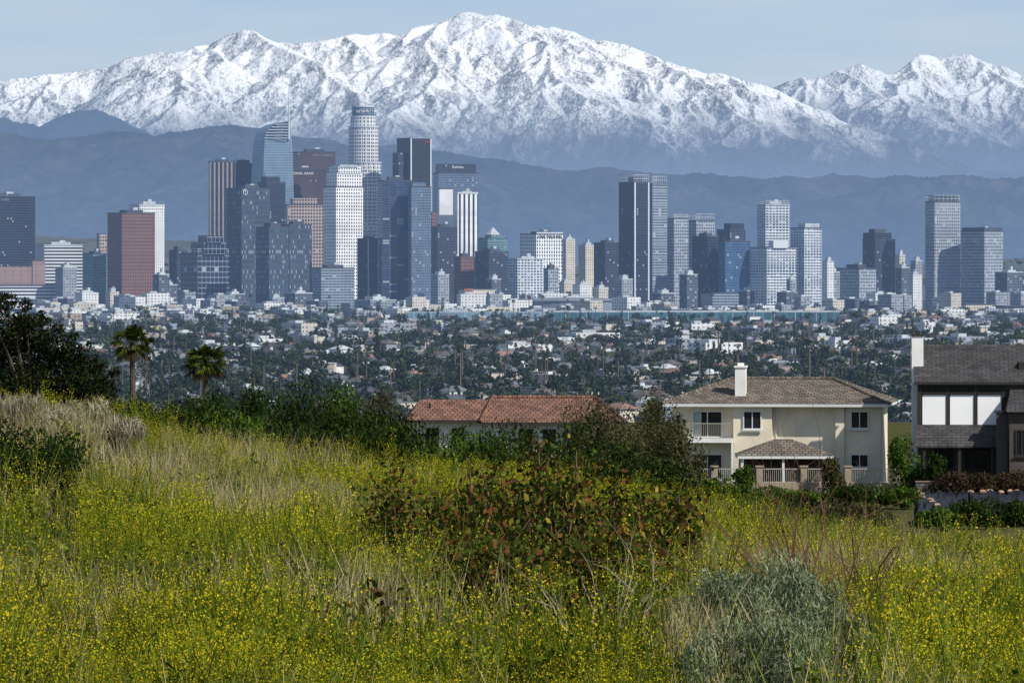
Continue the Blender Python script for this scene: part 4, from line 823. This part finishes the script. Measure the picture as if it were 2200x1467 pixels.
# big dark tree on the left
Y = 230; k = Y/F; x = (70-1100)*k; z = float(hill(x, Y)); root = empty('dark_tree', (x, Y, z), 'large dark spreading tree at the left edge', 'tree')
rg = np.random.default_rng(5); H = (HZ-640)*k-z; lumps = []
for dx, py, r in ((-90, 700, 60), (-20, 662, 40), (15, 646, 22), (52, 656, 16), (60, 715, 46), (115, 745, 40), (160, 765, 34), (205, 785, 26), (120, 800, 60), (20, 780, 75), (-70, 790, 70), (180, 825, 50), (60, 850, 75), (150, 880, 60), (-40, 870, 75), (55, 692, 26), (226, 830, 28), (130, 704, 14), (160, 722, 10), (196, 740, 9), (92, 690, 16), (0, 730, 60), (225, 880, 40), (30, 910, 70), (244, 800, 12), (86, 674, 9)):
    lumps.append((((dx-70)*k, rg.normal()*.9, (HZ-py)*k-z), (r*k, r*k*1.1, r*k*.8)))
V = leafcloud(rg, lumps, 32000, .15, .5, .7, (.3, 1.2)); link('crown', mesh_np('crown', V, quads(V), LM['tree']), root)
mb = MB(); mb.tube([(0, 0, -.5), (.1, .1, H*.3), (0, 0, H*.6)], [.28, .2, .1], 8)
for l in lumps[:10]: mb.tube([(0, 0, H*.25), (l[0][0]*.5, l[0][1]*.5, l[0][2]*.7), l[0]], [.12, .07, .02], 6)
mb.build('trunk', [BARK], root)
# palms
PALM = leafmat('palm_frond', [S(26, 36, 13), S(50, 62, 22), S(92, 98, 40)], .15); SKIRT = leafmat('dead_frond', [S(54, 46, 30), S(84, 70, 46)], .1)
def palm(label, px, ytop, Y, wpx, seed):
    rg = np.random.default_rng(seed); k = Y/F; x = (px-1100)*k; z = float(hill(x, Y)); root = empty('palm_tree', (x, Y, z), label, 'palm tree', 'pair of palms on the left')
    R = wpx*k/2; hc_ = (HZ-ytop)*k-z-R*.75; V = []; V2 = []
    for i in range(66):
        a = rg.random()*6.28; el = rg.uniform(-.8, 1.45); dead = el < -.5; L = R*(.8+.4*rg.random()); d = Vector((cos(a)*cos(el), sin(a)*cos(el), sin(el))); side = d.cross(Vector((0, 0, 1))).normalized(); upv = side.cross(d)
        tip0 = d*L*.5
        for j in range(17):       # fan of narrow blades at the end of a stalk
            t_ = (j-8)/8*1.15; bd = (d*cos(t_)+side*sin(t_)).normalized(); ln = L*.62*(1-.25*abs(t_)); drp = Vector((0, 0, -.28*L*(.4+rg.random()*.6)))
            p0 = tip0; p2 = tip0+bd*ln+drp; pm = tip0+bd*ln*.55+drp*.2; wv_ = (upv*.5+side).normalized()*.055
            if abs(t_) > .7: wv_ = (upv*.6+d).normalized()*.055
            for q in (p0, pm+wv_, p2, pm-wv_): (V2 if dead else V).append((q.x, q.y, q.z+hc_))
        wv_ = side*.03
        for q in (Vector((0, 0, 0))-wv_, Vector((0, 0, 0))+wv_, tip0+wv_, tip0-wv_): (V2 if dead else V).append((q.x, q.y, q.z+hc_))
    link('crown', mesh_np('crown', V, quads(V), PALM), root)
    if V2: link('dead_skirt', mesh_np('dead_skirt', V2, quads(V2), SKIRT), root)
    mb = MB(); pts = [(rg.normal()*.02, rg.normal()*.02, q) for q in np.linspace(-.5, hc_, 12)]; mb.tube(pts, [.27-.08*i/11+.02*(i % 2) for i in range(12)], 9); mb.build('trunk', [BARK], root)
palm('left and taller of the two fan palms beside the dark tree', 284, 704, 470, 92, 3); palm('right and lower of the two fan palms, right of the dark tree', 442, 742, 500, 96, 8)
# shrubs behind the crest
def top(px, Y, yt): return 570-float(hill((px-1100)*Y/F, Y))*F/Y-yt
sh = [('dark', 330, 862, 150, 165, 'dark green shrub below the left palm, left end of the shrub row'), ('dark', 450, 846, 170, 175, 'dark green shrub right under the right-hand palm'), ('dark', 560, 834, 150, 190, 'tallest dark green shrub in the left row behind the mustard'),
      ('dark', 660, 824, 170, 185, 'dense dark shrub with spiky top in the middle of the row'), ('bright', 735, 838, 110, 200, 'lighter green rounded shrub left of the terracotta roof'), ('olive', 825, 842, 120, 205, 'olive bush touching the left end of the terracotta roof'),
      ('dark', 760, 872, 190, 170, 'dark shrub in front of the olive bush'), ('dark', 880, 894, 200, 175, 'dark shrub below the left end of the terracotta roof'), ('bright', 1000, 918, 190, 180, 'bright green shrub under the terracotta eaves, left'), ('dark', 1090, 910, 200, 185, 'dark green shrub below the middle of the terracotta roof'),
      ('dark', 620, 882, 210, 160, 'broad low dark shrub just over the mustard crest'), ('dark', 1190, 914, 180, 190, 'dark shrub in front of the white tile-roofed wall'), ('olive', 1250, 862, 120, 260, 'tall thin olive bush against the terracotta roof'), ('bright', 490, 892, 190, 158, 'low green shrub left on the mustard crest'), ('bright', 950, 945, 220, 160, 'green shrub poking over the flowers left of the rust bush'), ('dark', 800, 914, 230, 158, 'low dark shrub right on the mustard crest'), ('dark', 1060, 950, 230, 160, 'dark shrub on the crest under the middle of the terracotta roof'), ('dark', 390, 884, 150, 155, 'low dark shrub on the crest between the two palms')]
for i, (mt, px, yt, wpx, Y, lab) in enumerate(sh):
    plant('shrub', lab, 'shrub', px, Y, wpx, top(px, Y, yt), mt, 6000, .14, 200+i, nl=20, up=1.7, asp=.32, shell=(.3, 1.3))
for i, (px, yt, wpx, Y, mt, lab) in enumerate([(1385, 864, 220, 240, 'olive', 'large grey olive bush in front of the left side of the cream house'), (1315, 862, 180, 230, 'olive', 'grey olive bush covering the right end of the terracotta roof'), (1450, 910, 150, 225, 'olive', 'grey olive bush covering the left end of the picket fence'), (1405, 846, 60, 430, 'olive', 'small pale tree behind the left corner of the cream house'), (1290, 955, 240, 190, 'dark', 'dark shrub below the grey olive bushes'), (1430, 985, 200, 200, 'dark', 'dark shrub right of the one below the olive bushes'), (1160, 965, 220, 165, 'dark', 'low dark shrub behind the top of the rust thicket'), (1530, 1030, 140, 200, 'bright', 'green shrub below the left fence pillars')]):
    plant('olive_bush' if mt == 'olive' else 'shrub', lab, 'shrub', px, Y, wpx, top(px, Y, yt), mt, 7500, .15, 300+i, nl=24, up=.4, asp=.4, stems=12)
for i, (px, yt, wpx, Y, mt, lab) in enumerate([(1945, 938, 66, 384, 'bright', 'small leafy garden tree at the right corner of the cream house'), (2005, 975, 60, 383, 'dark', 'dark garden shrub between the two near houses'), (1600, 1000, 60, 384, 'bright', 'green garden shrub inside the picket fence by the gazebo'), (1790, 985, 50, 384, 'olive', 'flowering garden shrub right of the gazebo'),
        (2040, 1014, 90, 380.3, 'flower', 'pink flowering shrub on the garden wall, left one'), (2105, 1016, 90, 380.3, 'flower', 'pink flowering shrub on the garden wall, middle one'), (2175, 1012, 100, 380.3, 'flower', 'pink flowering shrub on the garden wall, right one'),
        (1640, 1046, 140, 372, 'bright', 'green hedge clump under the picket fence, left one'), (1740, 1052, 120, 371, 'bright', 'green hedge clump under the picket fence, middle one'), (1850, 1040, 150, 370, 'dark', 'green hedge clump under the picket fence, right one'), (1930, 1044, 90, 366, 'bright', 'green bush at the left edge of the black plastic'), (2090, 1070, 130, 340, 'dark', 'round dark shrub in front of the black plastic sheets'), (2185, 1076, 110, 345, 'dark', 'dark shrub at right edge before the plastic sheets'), (2010, 1090, 90, 335, 'bright', 'green shrub in front of the left end of the plastic'),
        (1560, 1048, 110, 360, 'dark', 'dark shrub below the second fence pillar'), (1700, 1068, 190, 345, 'dark', 'dark low shrub under the hedge clumps'), (1830, 1076, 170, 340, 'olive', 'dull olive shrub on the slope below the right fence pillars')]):
    plant('garden_shrub', lab, 'shrub', px, Y, wpx, max(20, top(px, Y, yt)), mt, 2600, .2, 400+i, nl=13, stems=4, shell=(.3, 1.25))
# left foreground shrubs
plant('shrub', 'dark green low shrub at the left edge among the mustard', 'shrub', 55, 104, 260, top(55, 104, 918), 'dark', 9500, .085, 510, nl=16, up=1.2, asp=.34)
plant('shrub', 'smaller dark shrub right of the left-edge shrub', 'shrub', 150, 100, 120, top(150, 100, 965), 'dark', 2800, .08, 511, up=1.2, asp=.34)
for i, (px, Y, wpx, yt, lab) in enumerate([(50, 128, 200, 850, 'pale grey dry brush at the left edge above the dark shrub'), (160, 130, 170, 862, 'pale grey dry brush right of the left-edge one'), (250, 131, 120, 896, 'small pale dry brush below the left palm')]):
    plant('dry_brush', lab, 'brush', px, Y, wpx, top(px, Y, yt), 'dry', 5000, .22, 520+i, nl=16, up=2.5, asp=.08, bark=GREYT, stems=9, shell=(.1, 1.5), rl=.1)
# rust leafy bush
for i, (px, Y, wpx, yt, lab) in enumerate([(855, 86, 170, 1012, 'straggly rust and green bush at the left end of the central thicket'), (950, 84, 220, 1050, 'rust and green leafy bush, left part of the central thicket'), (1060, 82, 210, 1000, 'rust and green leafy bush, left of the tallest one'), (1195, 80, 220, 940, 'tallest rust and green leafy bush in the centre'), (1310, 81, 210, 1018, 'rust and green leafy bush, right of the tallest one'), (1420, 79, 210, 1042, 'rust and green leafy bush, right part of the central thicket'), (1080, 74, 280, 1130, 'low rust leafy bush in front of the central thicket'), (1310, 73, 300, 1115, 'low dark leafy bush front right of the central thicket'), (780, 60, 190, 1240, 'small reddish leafy plant among the mustard, left of the thicket')]):
    plant('leafy_bush', lab, 'bush', px, Y, wpx, top(px, Y, yt), 'rust', 2000 if i < 8 else 400, .092, 600+i, nl=19, up=.2, asp=.6, bark=RTW, stems=18, shell=(.15, 1.9), rl=.08, low=.1)
# sagebrush
for i, (px, Y, wpx, yt, lab) in enumerate([(1640, 60, 330, 1200, 'large grey green sagebrush at lower right'), (1520, 63, 230, 1235, 'grey green sagebrush left of the large one'), (1610, 52.5, 330, 1335, 'grey green sagebrush in the foreground below the large one'), (1790, 57, 260, 1300, 'grey green sagebrush right of the large one'), (1730, 62, 180, 1222, 'smaller grey green sagebrush behind the large one, right side')]):
    plant('sagebrush', lab, 'bush', px, Y, wpx, top(px, Y, yt), 'sage', 13000, .062, 700+i, nl=20, up=2.2, asp=.19, bark=GREYT, stems=10, shell=(.35, 1.4), rl=.08)
# bare stemmed bush
def branch(mb, p, d, L, r, lev, rg):
    pts = [Vector(p)]; rr = [r]
    for i in range(4):
        d = (d+Vector(rg.normal(size=3))*.16).normalized(); pts.append(pts[-1]+d*L/4); rr.append(r*(1-.17*(i+1)))
    mb.tube(pts, rr, 4)
    if lev > 0:
        for i in range(1, 5):
            if rg.random() < .8: branch(mb, pts[i], (d+Vector(rg.normal(size=3))*.55+Vector((0, 0, .2))).normalized(), L*.5, rr[i]*.6, lev-1, rg)
for j, (px, Y, yt, n, lab, mt) in enumerate([(1700, 68, 985, 15, 'bare reddish branching bush standing above the sagebrush', TWIG), (1830, 70, 1050, 9, 'smaller bare reddish bush right of the tall bare one', TWIG), (1290, 62, 1150, 8, 'bare grey stems in front of the central thicket', GREYT)]):
    k = Y/F; x = (px-1100)*k; z = float(hill(x, Y)); root = empty('bare_bush', (x, Y, z), lab, 'bush'); rg = np.random.default_rng(800+j); H = (HZ-yt)*k-z
    for i in range(n):
        mb = MB(); a = rg.random()*6.28; ln = rg.uniform(.1, .6); branch(mb, (cos(a)*.08, sin(a)*.08, -.05), Vector((cos(a)*ln, sin(a)*ln, 1)).normalized(), H*rg.uniform(.6, .95), .021, 2, rg); mb.build('branch', [mt], root)
# ------------------------------------------------------------------ meadow: mustard, green grass, dry stalks
GRN = leafmat('mustard_green', [S(56, 70, 18), S(92, 108, 31), S(128, 139, 55)], .35, 0, .35, .35); YEL = leafmat('mustard_flower', [S(188, 171, 26), S(214, 198, 42), S(172, 160, 30)], .35, 0, .35, .15)
def ribbon(out, p0, p1, w, rg):
    d = p1-p0; s_ = np.cross(d, rg.normal(size=3)); s_ = s_/np.linalg.norm(s_)*w; out.append([p0-s_, p0+s_, p1+s_*.6, p1-s_*.6])
def mustard(seed, bloom):
    rg = np.random.default_rng(seed); A = []; mi = []
    for st in range(rg.integers(4, 7)):
        a = rg.random()*6.28; ln = rg.uniform(.05, .45); h = rg.uniform(.6, 1.15); p = np.zeros(3); pts = [p]
        for i in range(3):
            p = p+np.array([cos(a)*ln*h/3+rg.normal()*.025, sin(a)*ln*h/3+rg.normal()*.025, h/3]); pts.append(p)
        for q0, q1 in zip(pts[:-1], pts[1:]): ribbon(A, q0, q1, .005, rg); mi.append(0)
        tips = [pts[-1]]
        for b in range(rg.integers(2, 5)):
            q = pts[1]+(pts[3]-pts[1])*rg.random()*.8; e = q+np.array([rg.normal()*.1, rg.normal()*.1, rg.uniform(.12, .32)]); ribbon(A, q, e, .0035, rg); mi.append(0); tips.append(e)
        for tp in tips:
            if rg.random() > bloom: continue
            for f_ in range(rg.integers(4, 9)):
                c_ = tp+np.array([rg.normal()*.034, rg.normal()*.034, rg.uniform(-.14, .02)]); u = rg.normal(size=3); u /= np.linalg.norm(u); v = np.cross(u, rg.normal(size=3)); v /= np.linalg.norm(v); r = rg.uniform(.006, .0125)
                A.append([c_-u*r, c_+v*r, c_+u*r, c_-v*r]); mi.append(1)
        for f_ in range(6):
            q = pts[0]+(pts[2]-pts[0])*rg.random(); dd = np.array([rg.normal(), rg.normal(), rg.uniform(-.2, .8)]); dd /= np.linalg.norm(dd); e = q+dd*rg.uniform(.07, .2); sd_ = np.cross(dd, rg.normal(size=3)); sd_ = sd_/np.linalg.norm(sd_)*rg.uniform(.012, .032); A.append([q, (q+e)/2+sd_, e, (q+e)/2-sd_]); mi.append(0)
    return np.array(A), np.array(mi)
MV = [mustard(900+i, (.98, .94, .88, .8, .66, .48, .3, .14, .04)[i]) for i in range(9)]
rg = np.random.default_rng(77)
CLEAR = [(1440, 1880, 44, 62, .13), (1440, 1900, 62, 80, .3), (860, 1490, 56, 72, .36), (790, 1500, 72, 90, .25), (690, 870, 54, 62, .5), (-60, 190, 78, 107, .12), (-60, 300, 107, 136, .15)]
def scatter(n, y0, y1, pw=1.0, soft=1.0):
    y = y0+(y1-y0)*rg.random(n)**pw; x = (rg.random(n)*2-1)*(y*.089+1.2); px = 1100+F*x/y+90*(fbm(x*1.3+9, y/3, 91, 2)-.4); kp = np.ones(n)
    for a, b, c_, d, f in CLEAR: kp = np.where((px > a) & (px < b) & (y > c_) & (y < d), np.minimum(kp, f**soft), kp)
    q = rg.random(n) < kp; return x[q], y[q]
x, y = scatter(14500, 44, 142); dens = fbm(x/5+40, y/9+7, 31, 3); px = 1100+F*x/y
keep = (dens+np.where(px > 1450, -.05, 0.0)+.12*rg.random(len(x))) > .41
x, y = x[keep], y[keep]; z = hill(x, y)
bl = np.clip((fbm(x/2.0+3, y/4+11, 41, 4)-.29)/.30+rg.normal(size=len(x))*.2-np.where(1100+F*x/y > 1450, .16, 0), 0, .999)
vi = (8-np.floor(bl*9)).astype(int); sc = (.42+1.2*fbm(x/1.3+5, y/2.2+8, 61, 3))*rg.uniform(.75, 1.18, len(x)); an = rg.random(len(x))*6.28
VV, MI = [], []
for v in range(9):
    A, mi = MV[v]; q = np.where(vi == v)[0]; P_ = A.reshape(-1, 3)
    c_, s_ = np.cos(an[q])*sc[q], np.sin(an[q])*sc[q]
    X = P_[None, :, 0]*c_[:, None]-P_[None, :, 1]*s_[:, None]+x[q][:, None]; Yv = P_[None, :, 0]*s_[:, None]+P_[None, :, 1]*c_[:, None]+y[q][:, None]; Zv = P_[None, :, 2]*sc[q][:, None]+z[q][:, None]
    VV.append(np.stack([X, Yv, Zv], -1).reshape(-1, 3)); MI.append(np.tile(mi, len(q)))
V = np.vstack(VV); print('MUSTARD', len(x), len(V)//4)
tag(link('wild_mustard', mesh_np('wild_mustard', V, quads(V), [GRN, YEL], np.concatenate(MI))), 'meadow of yellow flowering wild mustard over the near hillside', 'wildflowers', kind='stuff')
def blades(x, y, h, w, lean):
    n = len(x); z = hill(x, y)-.03; a = rg.random(n)*6.28; l = lean*rg.random(n)*h; b = rg.random(n)*6.28
    p0 = np.stack([x, y, z], 1); p2 = p0+np.stack([np.cos(a)*l, np.sin(a)*l, h], 1); pm = (p0+p2)/2+np.stack([-np.cos(a)*l*.18, -np.sin(a)*l*.18, h*.06], 1); s_ = np.stack([np.cos(b), np.sin(b), b*0], 1)*w[:, None]
    return np.stack([p0-s_*.8, p0+s_*.8, pm+s_, pm-s_], 1).reshape(-1, 3), np.stack([pm-s_, pm+s_, p2+s_*.15, p2-s_*.15], 1).reshape(-1, 3)
GG = leafmat('grass_green', [S(60, 70, 19), S(92, 102, 34), S(128, 128, 58)], .3, 0, .4, .35); GD = leafmat('grass_dry', [S(128, 114, 76), S(164, 150, 110), S(196, 184, 148)], .25, 0, .4, .2)
x, y = scatter(62000, 43, 145, soft=.5); V = np.vstack(blades(x, y, rg.uniform(.2, .55, len(x)), rg.uniform(.005, .013, len(x)), .6))
tag(link('green_grass', mesh_np('green_grass', V, quads(V), GG)), 'tall green grass growing between the mustard stems', 'grass', kind='stuff')
x, y = scatter(72000, 44, 142, soft=.4); px = 1100+F*x/y; dn = fbm(x/3+9, y/6+70, 51, 3)+np.where(px > 1450, .06, 0); kp = dn > .52; x, y = x[kp], y[kp]
cx_, cy_ = [], []
for px, Y, r, n in ((1490, 57, .3, 700), (680, 112, .5, 1500), (60, 126, .9, 900), (1880, 90, .8, 900), (2100, 95, .8, 900), (1600, 78, .5, 500), (350, 120, .7, 900), (760, 102, .6, 700), (1950, 110, 1.2, 900), (500, 98, .6, 600)):
    cx_.append((px-1100)*Y/F+rg.normal(size=n)*r); cy_.append(Y+rg.normal(size=n)*r*1.5)
x = np.concatenate([x]+cx_); y = np.concatenate([y]+cy_)
V = np.vstack(blades(x, y, rg.uniform(.45, 1.2, len(x)), rg.uniform(.003, .006, len(x)), .5))
tag(link('dry_grass', mesh_np('dry_grass', V, quads(V), GD)), 'pale dry grass stalks scattered through the mustard', 'grass', kind='stuff')
